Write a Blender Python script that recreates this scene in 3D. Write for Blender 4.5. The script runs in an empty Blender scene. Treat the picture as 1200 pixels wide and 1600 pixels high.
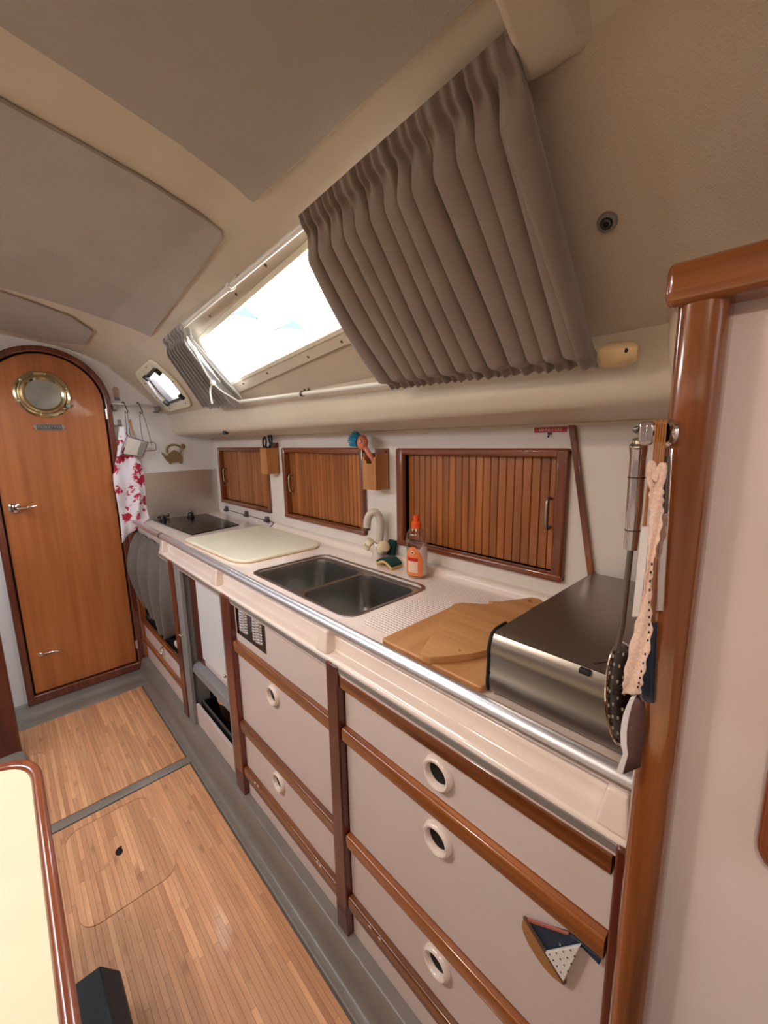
import bpy, bmesh, math, random
from mathutils import Vector, Matrix
random.seed(7)
S = bpy.context.scene
COL = S.collection
PI = math.pi

# ------------------------------------------------------------------ camera
cam_d = bpy.data.cameras.new('camera'); cam = bpy.data.objects.new('camera', cam_d); COL.objects.link(cam)
cam_d.sensor_fit = 'VERTICAL'; cam_d.sensor_height = 24.0; cam_d.lens = 642.84 / 1600 * 24.0
cam_d.clip_start = 0.02; cam_d.clip_end = 200
R_ = Vector((0.72865, -0.68464, -0.01818)).normalized()
F_ = Vector((0.67240, 0.72016, -0.17099)).normalized()
U_ = R_.cross(F_).normalized(); F_ = U_.cross(R_).normalized()
cam.matrix_world = Matrix(((R_.x, U_.x, -F_.x, 0), (R_.y, U_.y, -F_.y, 0), (R_.z, U_.z, -F_.z, 1.40), (0, 0, 0, 1)))
S.camera = cam

# ------------------------------------------------------------------ light
S.view_settings.view_transform = 'Standard'; S.view_settings.look = 'None'
S.view_settings.gamma = 1.0; S.view_settings.use_curve_mapping = False
S.view_settings.exposure = 0.25
W = bpy.data.worlds.new('overcast_sky'); S.world = W; W.use_nodes = True
bg = W.node_tree.nodes['Background']; bg.inputs[0].default_value = (0.86, 0.93, 1.0, 1); bg.inputs[1].default_value = 18.0

def area(name, loc, direction, sx, sy, power, color, portal=False, spread=None):
    d = bpy.data.lights.new(name, 'AREA'); d.shape = 'RECTANGLE'; d.size = sx; d.size_y = sy
    d.energy = power; d.color = color
    if portal: d.cycles.is_portal = True
    o = bpy.data.objects.new(name, d); COL.objects.link(o); o.location = loc
    o.rotation_euler = Vector(direction).to_track_quat('-Z', 'Y').to_euler()
    return o
def point(name, loc, power, color, r):
    d = bpy.data.lights.new(name, 'POINT'); d.energy = power; d.color = color; d.shadow_soft_size = r
    o = bpy.data.objects.new(name, d); COL.objects.link(o); o.location = loc
    return o
def disk(name, loc, size, power, color):
    d = bpy.data.lights.new(name, 'AREA'); d.shape = 'DISK'; d.size = size; d.energy = power; d.color = color
    o = bpy.data.objects.new(name, d); COL.objects.link(o); o.location = loc
    return o
# daylight guides in the openings of the cabin
area('window_portal_starboard', (.68, 1.05, 1.74), (-.67, 0, -.74), 1.4, .40, 1, (1, 1, 1), True)
area('window_portal_port', (-.68, 1.95, 1.72), (.67, 0, -.74), 1.2, .25, 1, (1, 1, 1), True)
area('hatch_portal_companionway', (0, -1.07, 2.02), (0, 0, -1), .60, .15, 1, (1, 1, 1), True)
# two warm cabin lamps under the deckhead, left of the frame
disk('dome_lamp_galley', (-.34, .95, 1.885), .16, 8.5, (1.0, .85, .72))
disk('dome_lamp_saloon', (-.42, -.15, 1.86), .16, 6.0, (1.0, .84, .70))

# ------------------------------------------------------------------ material helpers
def lin(c):
    out = []
    for v in c:
        v /= 255.0
        out.append(v / 12.92 if v <= .04045 else ((v + .055) / 1.055) ** 2.4)
    return tuple(out) + (1.0,)
def base(name):
    m = bpy.data.materials.new(name); m.use_nodes = True
    nt = m.node_tree; b = nt.nodes['Principled BSDF']
    return m, nt, b
def coords(nt, scale=(1, 1, 1), rnd=False, kind='Object'):
    tc = nt.nodes.new('ShaderNodeTexCoord'); mp = nt.nodes.new('ShaderNodeMapping')
    mp.inputs['Scale'].default_value = scale
    nt.links.new(tc.outputs[kind], mp.inputs[0])
    if rnd:
        oi = nt.nodes.new('ShaderNodeObjectInfo'); mu = nt.nodes.new('ShaderNodeMath'); mu.operation = 'MULTIPLY'
        mu.inputs[1].default_value = 37.0
        nt.links.new(oi.outputs['Random'], mu.inputs[0]); nt.links.new(mu.outputs[0], mp.inputs['Location'])
    return mp.outputs[0]
def noise(nt, vec, scale, detail=3, rough=.5):
    n = nt.nodes.new('ShaderNodeTexNoise'); n.inputs['Scale'].default_value = scale
    n.inputs['Detail'].default_value = detail; n.inputs['Roughness'].default_value = rough
    nt.links.new(vec, n.inputs['Vector']); return n.outputs['Fac']
def ramp(nt, fac, stops):
    r = nt.nodes.new('ShaderNodeValToRGB'); e = r.color_ramp.elements
    while len(e) < len(stops): e.new(.5)
    for i, (p, c) in enumerate(stops): e[i].position = p; e[i].color = c
    nt.links.new(fac, r.inputs[0]); return r.outputs[0]
def bump(nt, b, h, strength, dist=.001):
    n = nt.nodes.new('ShaderNodeBump'); n.inputs['Strength'].default_value = strength; n.inputs['Distance'].default_value = dist
    nt.links.new(h, n.inputs['Height']); nt.links.new(n.outputs[0], b.inputs['Normal'])
def mixc(nt, fac, a, c, mode='MIX'):
    m = nt.nodes.new('ShaderNodeMix'); m.data_type = 'RGBA'; m.blend_type = mode
    if isinstance(fac, float): m.inputs[0].default_value = fac
    else: nt.links.new(fac, m.inputs[0])
    for s, v in ((6, a), (7, c)):
        if isinstance(v, tuple): m.inputs[s].default_value = v
        else: nt.links.new(v, m.inputs[s])
    return m.outputs[2]
def plain(name, c, rough=.5, metal=0.0, bmp=None, coat=0.0, var=.06, spec=.5, emit=None):
    m, nt, b = base(name); col = lin(c)
    v = coords(nt); f = noise(nt, v, 9, 4)
    dark = tuple(x * (1 - var) for x in col[:3]) + (1,); lite = tuple(min(1, x * (1 + var)) for x in col[:3]) + (1,)
    nt.links.new(ramp(nt, f, [(.3, dark), (.7, lite)]), b.inputs['Base Color'])
    b.inputs['Roughness'].default_value = rough; b.inputs['Metallic'].default_value = metal
    b.inputs['Coat Weight'].default_value = coat; b.inputs['Coat Roughness'].default_value = .08
    b.inputs['Specular IOR Level'].default_value = spec
    if bmp: bump(nt, b, noise(nt, v, bmp[0], 2), bmp[1], bmp[2] if len(bmp) > 2 else .001)
    return m
def wood(name, c1, c2, axis, rough=.3, coat=.6, per=.22, streak=60, knots=False):
    m, nt, b = base(name)
    sc = [streak, streak, streak]; sc['xyz'.index(axis)] = streak / 22.0
    v = coords(nt, tuple(sc), True)
    f = noise(nt, v, 1.0, 5, .6)
    sc2 = [14, 14, 14]; sc2['xyz'.index(axis)] = 1.2
    g = noise(nt, coords(nt, tuple(sc2), True), 1.0, 2)
    a = nt.nodes.new('ShaderNodeMath'); a.operation = 'ADD'; nt.links.new(f, a.inputs[0]); nt.links.new(g, a.inputs[1])
    h = nt.nodes.new('ShaderNodeMath'); h.operation = 'MULTIPLY'; h.inputs[1].default_value = .5; nt.links.new(a.outputs[0], h.inputs[0])
    colr = ramp(nt, h.outputs[0], [(.34, lin(c1)), (.66, lin(c2))])
    oi = nt.nodes.new('ShaderNodeObjectInfo')
    hs = nt.nodes.new('ShaderNodeHueSaturation')
    mr = nt.nodes.new('ShaderNodeMapRange'); mr.inputs[3].default_value = 1 - per; mr.inputs[4].default_value = 1 + per
    nt.links.new(oi.outputs['Random'], mr.inputs[0]); nt.links.new(mr.outputs[0], hs.inputs['Value'])
    nt.links.new(colr, hs.inputs['Color']); out = hs.outputs[0]
    if knots:
        k = nt.nodes.new('ShaderNodeTexVoronoi'); k.inputs['Scale'].default_value = 1.0
        ks = [16, 16, 16]; ks['xyz'.index(axis)] = 7
        nt.links.new(coords(nt, tuple(ks), True), k.inputs['Vector'])
        kf = ramp(nt, k.outputs['Distance'], [(.06, (1, 1, 1, 1)), (.20, (0, 0, 0, 1))])
        sub = nt.nodes.new('ShaderNodeMath'); sub.operation = 'MULTIPLY'; sub.inputs[1].default_value = .45; nt.links.new(kf, sub.inputs[0])
        out = mixc(nt, sub.outputs[0], out, lin((120, 72, 42)))
    nt.links.new(out, b.inputs['Base Color'])
    b.inputs['Roughness'].default_value = rough
    b.inputs['Coat Weight'].default_value = coat; b.inputs['Coat Roughness'].default_value = .07
    bump(nt, b, f, .06, .0006)
    return m
def metal(name, c, rough, brush=None, aniso=0.0):
    m, nt, b = base(name); b.inputs['Base Color'].default_value = lin(c); b.inputs['Metallic'].default_value = 1.0
    b.inputs['Roughness'].default_value = rough
    if brush:
        sc = [400, 400, 400]; sc['xyz'.index(brush)] = 6
        f = noise(nt, coords(nt, tuple(sc)), 1.0, 2)
        mr = nt.nodes.new('ShaderNodeMapRange'); mr.inputs[3].default_value = rough * .8; mr.inputs[4].default_value = rough * 1.25
        nt.links.new(f, mr.inputs[0]); nt.links.new(mr.outputs[0], b.inputs['Roughness'])
        bump(nt, b, f, .05, .0004)
    return m
def glass_pane(name, tint=(1, 1, 1, 1), refl=.03, mul=.35, pw=5.0):
    m = bpy.data.materials.new(name); m.use_nodes = True; nt = m.node_tree; nt.nodes.clear()
    o = nt.nodes.new('ShaderNodeOutputMaterial'); mx = nt.nodes.new('ShaderNodeMixShader')
    t = nt.nodes.new('ShaderNodeBsdfTransparent'); t.inputs[0].default_value = tint
    g = nt.nodes.new('ShaderNodeBsdfGlossy'); g.inputs['Roughness'].default_value = .03
    lw = nt.nodes.new('ShaderNodeLayerWeight'); lw.inputs[0].default_value = .5
    pw_ = nt.nodes.new('ShaderNodeMath'); pw_.operation = 'POWER'; pw_.inputs[1].default_value = pw; nt.links.new(lw.outputs['Facing'], pw_.inputs[0])
    ml_ = nt.nodes.new('ShaderNodeMath'); ml_.operation = 'MULTIPLY_ADD'; ml_.inputs[1].default_value = mul; ml_.inputs[2].default_value = refl; nt.links.new(pw_.outputs[0], ml_.inputs[0])
    nt.links.new(ml_.outputs[0], mx.inputs[0]); nt.links.new(t.outputs[0], mx.inputs[1]); nt.links.new(g.outputs[0], mx.inputs[2])
    nt.links.new(mx.outputs[0], o.inputs[0]); return m
def fabric(name, c, scale=900, sheen=.3, var=.12):
    m, nt, b = base(name); v = coords(nt); f = noise(nt, v, scale, 2); g = noise(nt, v, 14, 3)
    col = lin(c); d = tuple(x * (1 - var) for x in col[:3]) + (1,); l = tuple(x * (1 + var) for x in col[:3]) + (1,)
    mm = nt.nodes.new('ShaderNodeMath'); mm.operation = 'ADD'; nt.links.new(f, mm.inputs[0]); nt.links.new(g, mm.inputs[1])
    h = nt.nodes.new('ShaderNodeMath'); h.operation = 'MULTIPLY'; h.inputs[1].default_value = .5; nt.links.new(mm.outputs[0], h.inputs[0])
    nt.links.new(ramp(nt, h.outputs[0], [(.35, d), (.65, l)]), b.inputs['Base Color'])
    b.inputs['Roughness'].default_value = .92; b.inputs['Sheen Weight'].default_value = sheen
    b.inputs['Specular IOR Level'].default_value = .15
    bump(nt, b, f, .25, .0008); return m

M = {}
M['vinyl'] = plain('cream_vinyl_lining', (196, 178, 156), .75, bmp=(420, .5, .002), var=.03)
M['roof'] = plain('cream_painted_deckhead', (204, 188, 166), .6, bmp=(300, .10), var=.03)
M['panel_roof'] = plain('grey_beige_headliner', (170, 158, 146), .85, bmp=(260, .6, .002), var=.04)
M['grp'] = plain('cream_gelcoat', (208, 193, 172), .42, bmp=(240, .05), var=.03)
M['wallwhite'] = plain('white_laminate', (222, 211, 201), .45, var=.02)
M['bulkhead'] = plain('white_laminate_daylit', (226, 221, 218), .5, var=.02)  # white laminate, cooled in colour for daylight on the far bulkhead
M['front'] = plain('pale_pink_beige_laminate', (212, 195, 188), .42, bmp=(700, .04), var=.02)
M['counter'] = plain('glossy_cream_gelcoat', (232, 214, 203), .16, coat=.5, var=.02)
M['lid'] = plain('ivory_plastic', (226, 218, 192), .38, var=.03)
M['greygrp'] = plain('grey_gelcoat', (126, 118, 110), .33, bmp=(420, .06), var=.07)
M['greyframe'] = plain('grey_painted_frame', (134, 132, 132), .42, var=.05)
M['maho_y'] = wood('varnished_mahogany_y', (92, 46, 19), (158, 92, 43), 'y', .24, .8)
M['maho_z'] = wood('varnished_mahogany_z', (84, 38, 18), (148, 82, 40), 'z', .24, .8)
M['maho_x'] = wood('varnished_mahogany_x', (92, 38, 16), (152, 76, 34), 'x', .24, .8)
M['darkmaho_z'] = wood('dark_mahogany_z', (64, 22, 12), (108, 44, 24), 'z', .3, .6)
M['post'] = wood('glossy_mahogany_post', (84, 42, 17), (142, 80, 37), 'z', .16, 1.0, per=.04)
M['slat'] = wood('teak_slat', (120, 64, 24), (178, 106, 44), 'z', .38, .25, per=.16)
M['frame_y'] = wood('red_mahogany_frame_y', (92, 40, 18), (142, 74, 36), 'y', .28, .7, per=.06)
M['frame_z'] = wood('red_mahogany_frame_z', (92, 40, 18), (142, 74, 36), 'z', .28, .7, per=.06)
M['door'] = wood('orange_mahogany_veneer', (158, 88, 40), (190, 114, 58), 'z', .34, .5, per=.02, streak=40)
M['doorframe'] = wood('dark_mahogany_door_frame', (88, 38, 24), (126, 66, 42), 'z', .26, .8, per=.05)
M['plank'] = wood('bamboo_plank', (184, 127, 90), (218, 165, 122), 'y', .48, .12, per=.16, streak=90, knots=True)
M['board'] = wood('pale_chopping_wood', (176, 120, 70), (206, 154, 98), 'y', .55, .1, per=.04, streak=40)
M['board2'] = wood('bamboo_chopping_wood', (168, 112, 64), (196, 142, 90), 'x', .55, .1, per=.04, streak=40)
M['holder'] = wood('honey_wood', (168, 106, 52), (198, 138, 78), 'z', .45, .2, per=.05)
M['blockwood'] = wood('pale_turned_wood', (206, 172, 122), (226, 196, 148), 'y', .4, .4, per=.03)
M['steel'] = metal('brushed_stainless', (150, 143, 135), .30)
M['sink'] = metal('brushed_sink_steel', (160, 156, 150), .30, 'x')
M['splash'] = metal('satin_splash_steel', (216, 208, 198), .38, 'x')
M['alu'] = metal('satin_aluminium_tube', (226, 226, 230), .40)
M['chrome'] = metal('polished_chrome', (232, 229, 226), .09)
M['darkchrome'] = metal('dark_chrome', (120, 116, 112), .18)
M['brass'] = metal('polished_brass', (206, 192, 152), .18)
M['bronze'] = metal('aged_bronze', (164, 144, 110), .5)
M['pewter'] = metal('cast_pewter', (168, 160, 146), .42)
M['black'] = plain('black_plastic', (22, 22, 24), .4, var=.1)
M['hob'] = plain('black_glass_ceramic', (12, 10, 9), .16, var=.1, spec=.22)
M['hobring'] = plain('grey_printed_ring', (52, 50, 48), .15, var=.05)
M['dark'] = plain('dark_void', (16, 10, 8), .9, var=.2)  # near-black colour stands in for shade inside holes, gaps and recesses
M['fridge'] = plain('white_enamel', (226, 224, 226), .3, coat=.2, var=.01)
M['badge'] = plain('grey_badge', (78, 72, 74), .3, var=.05)
M['badgelight'] = plain('badge_lettering', (190, 186, 186), .4)
M['strip'] = plain('grey_vinyl_strip', (128, 120, 114), .3, coat=.3, var=.03)
M['rubber'] = plain('black_rubber', (18, 18, 18), .6)
M['white'] = plain('white_plastic', (226, 222, 214), .35, var=.02)
M['tap'] = plain('beige_enamel_tap', (206, 192, 178), .22, coat=.4, var=.02)
M['tapknob'] = plain('ivory_tap_knob', (222, 204, 170), .3, coat=.2, var=.02)
M['curtain'] = fabric('taupe_curtain', (134, 118, 106))
M['curtain_daylit'] = fabric('taupe_curtain_daylit', (150, 146, 144))  # same taupe cloth, with the cool daylight put into its colour
M['hobcurtain'] = fabric('dark_grey_curtain', (106, 98, 92), 700, .15)
M['lining'] = fabric('white_curtain_lining', (226, 224, 222))
M['navy'] = fabric('navy_cloth', (26, 32, 46))
M['lace'] = fabric('pink_cotton_lace', (222, 190, 172), 420, .3, .22)
M['cord'] = fabric('tan_cord', (164, 106, 58), 1200, .1)
M['whitecord'] = fabric('white_cord', (228, 222, 206), 900, .1)
M['fishwhite'] = plain('white_painted_wood', (214, 206, 204), .6, bmp=(90, .3), var=.10)
M['fishbrown'] = plain('brown_painted_wood', (92, 62, 56), .5, var=.1)
M['blue'] = plain('blue_bristle', (40, 140, 170), .6)
M['pink'] = plain('pink_plastic', (216, 128, 104), .4)
M['spongegreen'] = fabric('green_scourer', (22, 58, 54), 500, .1, .3)
M['spongeyellow'] = plain('yellow_sponge', (214, 170, 102), .9, bmp=(300, .5))
M['orange'] = plain('orange_cap_plastic', (238, 88, 22), .35)
M['labelorange'] = plain('orange_label', (236, 132, 74), .4, var=.12)
M['labelpale'] = plain('pale_label', (240, 196, 170), .4)
M['labelred'] = plain('red_banner', (206, 40, 46), .4)
M['red'] = plain('red_label_tape', (178, 14, 26), .35)
M['redtext'] = plain('embossed_white', (236, 190, 186), .5)
M['tabletop'] = plain('cream_laminate_table', (216, 204, 174), .35, bmp=(60, .03), var=.03)
M['navyblue'] = plain('navy_painted_wood', (34, 50, 68), .55, var=.08)
M['ply'] = wood('plywood_hull', (150, 104, 60), (176, 126, 74), 'y', .55, .1, per=.02)
M['copperpaint'] = plain('copper_edge', (164, 92, 72), .5)
M['cushion'] = fabric('grey_bench_fabric', (150, 150, 152), 500)
M['basket'] = plain('dark_brown_leather', (58, 30, 20), .5)
M['basketrim'] = plain('tan_wicker_rim', (186, 142, 88), .6)
M['blackbox'] = plain('black_moulded_plastic', (28, 36, 40), .38, bmp=(300, .1), var=.08)
M['pane'] = glass_pane('window_glass')
M['boat'] = plain('slate_roof', (62, 74, 84), .95, spec=.05)
M['mirror'] = plain('grey_porthole_glass', (182, 186, 180), .10, metal=.7, var=.22)
M['sticker'] = plain('faded_sticker', (196, 160, 144), .6, var=.2)
M['stickerblue'] = plain('sticker_blue', (120, 128, 156), .6, var=.2)
M['bottle'] = glass_pane('clear_bottle_plastic', (.90, .86, .83, 1), .07, .85, 2.2)
m, nt, b = base('amber_soap'); b.inputs['Base Color'].default_value = (.95, .50, .04, 1); b.inputs['Roughness'].default_value = .05
b.inputs['Transmission Weight'].default_value = .7; b.inputs['IOR'].default_value = 1.3; M['soap'] = m
# tea towel: red crab-like blotches printed on white cotton
m, nt, b = base('red_print_tea_towel'); v = coords(nt, (1, .4, 1))
vo = nt.nodes.new('ShaderNodeTexVoronoi'); vo.inputs['Scale'].default_value = 15; vo.inputs['Randomness'].default_value = .8
nt.links.new(v, vo.inputs['Vector']); n1 = noise(nt, v, 55, 3, .7)
ad = nt.nodes.new('ShaderNodeMath'); ad.operation = 'ADD'; nt.links.new(vo.outputs['Distance'], ad.inputs[0]); nt.links.new(n1, ad.inputs[1])
nt.links.new(ramp(nt, ad.outputs[0], [(.93, lin((182, 30, 60))), (.97, lin((232, 222, 226)))]), b.inputs['Base Color'])
b.inputs['Roughness'].default_value = .9; bump(nt, b, noise(nt, v, 900, 2), .2, .0006); M['towel'] = m
# drainer: pyramid tread moulded into the gelcoat
m, nt, b = base('moulded_tread_gelcoat'); b.inputs['Base Color'].default_value = lin((232, 214, 203)); b.inputs['Roughness'].default_value = .22
ch = nt.nodes.new('ShaderNodeTexChecker'); ch.inputs['Scale'].default_value = 1.0
nt.links.new(coords(nt, (170, 170, 170)), ch.inputs['Vector'])
wv = nt.nodes.new('ShaderNodeTexWave'); wv.inputs['Scale'].default_value = 30; wv.bands_direction = 'X'; wv2 = nt.nodes.new('ShaderNodeTexWave'); wv2.inputs['Scale'].default_value = 30; wv2.bands_direction = 'Y'
cv = coords(nt, (1, 1, 1)); nt.links.new(cv, wv.inputs['Vector']); nt.links.new(cv, wv2.inputs['Vector'])
mm = nt.nodes.new('ShaderNodeMath'); mm.operation = 'MULTIPLY'; nt.links.new(wv.outputs['Fac'], mm.inputs[0]); nt.links.new(wv2.outputs['Fac'], mm.inputs[1])
bump(nt, b, mm.outputs[0], .9, .0025); M['tread'] = m

m, nt, b = base('cream_bead_with_brown_stains')
nt.links.new(ramp(nt, noise(nt, coords(nt, (3, 9, 3)), 1.0, 4, .7), [(.60, lin((208, 193, 172))), (.70, lin((92, 58, 34)))]), b.inputs['Base Color']); M['stained'] = m
# ------------------------------------------------------------------ mesh helpers
class MB:
    def __init__(s): s.v = []; s.f = []
    def add(s, vs, fs):
        o = len(s.v); s.v += [tuple(x) for x in vs]; s.f += [tuple(i + o for i in f) for f in fs]; return s
    def box(s, x0, x1, y0, y1, z0, z1):
        return s.add([(x0, y0, z0), (x1, y0, z0), (x1, y1, z0), (x0, y1, z0), (x0, y0, z1), (x1, y0, z1), (x1, y1, z1), (x0, y1, z1)],
                     [(0, 3, 2, 1), (4, 5, 6, 7), (0, 1, 5, 4), (1, 2, 6, 5), (2, 3, 7, 6), (3, 0, 4, 7)])
    def hexa(s, lo, hi):
        n = len(lo)
        return s.add(list(lo) + list(hi), [tuple(range(n))[::-1], tuple(range(n, 2 * n))] + [(i, (i + 1) % n, n + (i + 1) % n, n + i) for i in range(n)])
    def prism(s, poly, a, b, axis):
        f = {'x': lambda u, v, w: (w, u, v), 'y': lambda u, v, w: (u, w, v), 'z': lambda u, v, w: (u, v, w)}[axis]
        return s.hexa([f(u, v, a) for u, v in poly], [f(u, v, b) for u, v in poly])
    def tube(s, pts, r, n=10, closed=False):
        pts = [Vector(p) for p in pts]; N = len(pts)
        rs = r if isinstance(r, (list, tuple)) else [r] * N
        up = None; vs = []
        for i, p in enumerate(pts):
            if closed: t = pts[(i + 1) % N] - pts[i - 1]
            else: t = pts[min(i + 1, N - 1)] - pts[max(i - 1, 0)]
            t.normalize()
            if up is None:
                up = Vector((0, 0, 1)) if abs(t.z) < .9 else Vector((1, 0, 0))
            up = (up - t * up.dot(t)).normalized(); sd = t.cross(up)
            for k in range(n):
                a = 2 * PI * k / n; vs.append(p + (up * math.cos(a) + sd * math.sin(a)) * rs[i])
        fs = []
        for i in range(N if closed else N - 1):
            j = (i + 1) % N
            for k in range(n):
                fs.append((i * n + k, i * n + (k + 1) % n, j * n + (k + 1) % n, j * n + k))
        if not closed: fs += [tuple(range(n))[::-1], tuple((N - 1) * n + k for k in range(n))]
        return s.add(vs, fs)
    def lathe(s, prof, c, axis=(0, 0, 1), n=24, closed=False, sx=1.0, sy=1.0):
        c = Vector(c); ax = Vector(axis).normalized()
        e1 = ax.orthogonal().normalized() if abs(ax.z) < .99 else Vector((1, 0, 0)); e2 = ax.cross(e1)
        vs = []
        for r, h in prof:
            for k in range(n):
                a = 2 * PI * k / n; vs.append(c + ax * h + e1 * (r * math.cos(a) * sx) + e2 * (r * math.sin(a) * sy))
        fs = []; P = len(prof)
        for i in range(P if closed else P - 1):
            j = (i + 1) % P
            for k in range(n): fs.append((i * n + k, i * n + (k + 1) % n, j * n + (k + 1) % n, j * n + k))
        if not closed: fs += [tuple(range(n))[::-1], tuple((P - 1) * n + k for k in range(n))]
        return s.add(vs, fs)
    def ball(s, c, r, n=14):
        if not isinstance(r, tuple): r = (r, r, r)
        m = n // 2; vs = []; c = Vector(c)
        for i in range(m + 1):
            t = PI * min(max(i / m, .002), .998)
            for k in range(n):
                a = 2 * PI * k / n; vs.append((c.x + r[0] * math.sin(t) * math.cos(a), c.y + r[1] * math.sin(t) * math.sin(a), c.z + r[2] * math.cos(t)))
        fs = [(i * n + k, i * n + (k + 1) % n, (i + 1) * n + (k + 1) % n, (i + 1) * n + k) for i in range(m) for k in range(n)]
        return s.add(vs, fs)
    def grid(s, fn, nu, nv):
        vs = [fn(i / nu, j / nv) for j in range(nv + 1) for i in range(nu + 1)]
        return s.add(vs, [(j * (nu + 1) + i, j * (nu + 1) + i + 1, (j + 1) * (nu + 1) + i + 1, (j + 1) * (nu + 1) + i) for j in range(nv) for i in range(nu)])
    def sweep(s, prof, y0, y1, ny=1):
        n = len(prof); vs = []
        for j in range(ny + 1):
            y = y0 + (y1 - y0) * j / ny; vs += [(x, y, z) for x, z in prof]
        return s.add(vs, [(j * n + i, j * n + i + 1, (j + 1) * n + i + 1, (j + 1) * n + i) for j in range(ny) for i in range(n - 1)])
    def plate(s, outer, holes, to3, th):
        """flat sheet with holes, in a local (u,v), thickened from w=0 to w=th"""
        bm = bmesh.new(); loops = []
        for loop in [outer] + holes:
            vs = [bm.verts.new((u, v, 0)) for u, v in loop]; loops.append(vs)
            for i in range(len(vs)): bm.edges.new((vs[i], vs[(i + 1) % len(vs)]))
        bmesh.ops.triangle_fill(bm, use_beauty=True, edges=bm.edges[:])
        bm.verts.index_update(); n = len(bm.verts)
        uv = [v.co.copy() for v in bm.verts]; tris = [[v.index for v in f.verts] for f in bm.faces]
        li = [[v.index for v in L] for L in loops]; bm.free()
        vs = [to3(p.x, p.y, 0) for p in uv] + [to3(p.x, p.y, th) for p in uv]
        fs = [tuple(t) for t in tris] + [tuple(i + n for i in t[::-1]) for t in tris]
        for L in li:
            fs += [(L[i], L[(i + 1) % len(L)], L[(i + 1) % len(L)] + n, L[i] + n) for i in range(len(L))]
        return s.add(vs, fs)
    def move(s, mat, start=0):
        for i in range(start, len(s.v)): s.v[i] = tuple(mat @ Vector(s.v[i]))
        return s

ORG = {}
def obj(name, mb, mat, parent=None, bevel=0.0, seg=2, ang=38, smooth=True, label=None, solid=0.0, loc=None):
    if parent is not None: o0 = Vector((0, 0, 0)); org = ORG[parent.name]
    else:
        if loc is None:
            xs = [v[0] for v in mb.v]; ys = [v[1] for v in mb.v]; zs = [v[2] for v in mb.v]
            loc = ((min(xs) + max(xs)) / 2, (min(ys) + max(ys)) / 2, min(zs))
        org = Vector(loc); o0 = org
    me = bpy.data.meshes.new(name)
    me.from_pydata([(v[0] - org.x, v[1] - org.y, v[2] - org.z) for v in mb.v], [], mb.f)
    bm = bmesh.new(); bm.from_mesh(me); bmesh.ops.recalc_face_normals(bm, faces=bm.faces[:]); bm.to_mesh(me); bm.free()
    if smooth:
        me.polygons.foreach_set('use_smooth', [True] * len(me.polygons)); me.set_sharp_from_angle(angle=math.radians(ang))
    me.materials.append(mat); me.update()
    o = bpy.data.objects.new(name, me); COL.objects.link(o); ORG[o.name] = org.copy()
    if parent is not None: o.parent = parent
    else: o.location = o0
    if solid:
        sm = o.modifiers.new('thickness', 'SOLIDIFY'); sm.thickness = solid; sm.offset = 0
    if bevel:
        bv = o.modifiers.new('edge', 'BEVEL'); bv.width = bevel; bv.segments = seg; bv.limit_method = 'ANGLE'; bv.angle_limit = math.radians(35)
        bv.harden_normals = False
    if label: o['label'] = label
    return o
def tag(o, label, cat, group=None):
    o['label'] = label; o['category'] = cat
    if group: o['group'] = group
    return o
def thing(name, label, cat, loc, group=None):
    o = bpy.data.objects.new(name, None); COL.objects.link(o); o.location = loc; o.empty_display_size = .05
    ORG[o.name] = Vector(loc); return tag(o, label, cat, group)
def struct(name, mb, mat, **k):
    o = obj(name, mb, mat, **k); o['kind'] = 'structure'; return o
def sgroup(name, loc):
    o = bpy.data.objects.new(name, None); COL.objects.link(o); o.location = loc; o.empty_display_size = .05
    ORG[o.name] = Vector(loc); o['kind'] = 'structure'; return o
def text(name, s, size, mat4, mat, parent, ext=.0004, xs=1.0):
    cu = bpy.data.curves.new(name, 'FONT'); cu.body = s; cu.size = size; cu.extrude = ext; cu.align_x = 'CENTER'; cu.align_y = 'CENTER'
    t = bpy.data.objects.new('tmp_text', cu); COL.objects.link(t)
    dg = bpy.context.evaluated_depsgraph_get(); me = bpy.data.meshes.new_from_object(t.evaluated_get(dg))
    bpy.data.objects.remove(t); bpy.data.curves.remove(cu)
    me.transform(Matrix.Diagonal((xs, 1, 1, 1))); me.transform(mat4); me.transform(Matrix.Translation(-ORG[parent.name]))
    me.materials.clear(); me.materials.append(mat); me.name = name
    o = bpy.data.objects.new(name, me); COL.objects.link(o); ORG[o.name] = ORG[parent.name].copy(); o.parent = parent
    return o
def rounded(poly, r, n=6):
    out = []; N = len(poly)
    rr = r if isinstance(r, (list, tuple)) else [r] * N
    for i in range(N):
        p = Vector(poly[i]).to_2d(); a = Vector(poly[i - 1]).to_2d(); c = Vector(poly[(i + 1) % N]).to_2d()
        q = min(rr[i], (a - p).length * .48, (c - p).length * .48)
        s0 = p + (a - p).normalized() * q; s1 = p + (c - p).normalized() * q
        for k in range(n + 1):
            t = k / n; c2 = tuple(s0 * (1 - t) ** 2 + p * 2 * t * (1 - t) + s1 * t * t)
            if not out or (Vector(out[-1]) - Vector(c2)).length > 1e-5: out.append(c2)
    if (Vector(out[-1]) - Vector(out[0])).length < 1e-5: out.pop()
    return out
def circle(cx, cy, r, n=24, ry=None): return [(cx + r * math.cos(2 * PI * k / n), cy + (ry or r) * math.sin(2 * PI * k / n)) for k in range(n)]
def arc(pts, n=8):
    """smooth open path through points (Catmull-Rom)"""
    P = [Vector(p) for p in pts]; P = [P[0] * 2 - P[1]] + P + [P[-1] * 2 - P[-2]]; out = []
    for i in range(1, len(P) - 2):
        for k in range(n):
            t = k / n; a, b_, c, d = P[i - 1:i + 3]
            out.append(.5 * ((2 * b_) + (c - a) * t + (2 * a - 5 * b_ + 4 * c - d) * t * t + (3 * b_ - a - 3 * c + d) * t ** 3))
    out.append(P[-2]); return out
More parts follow.
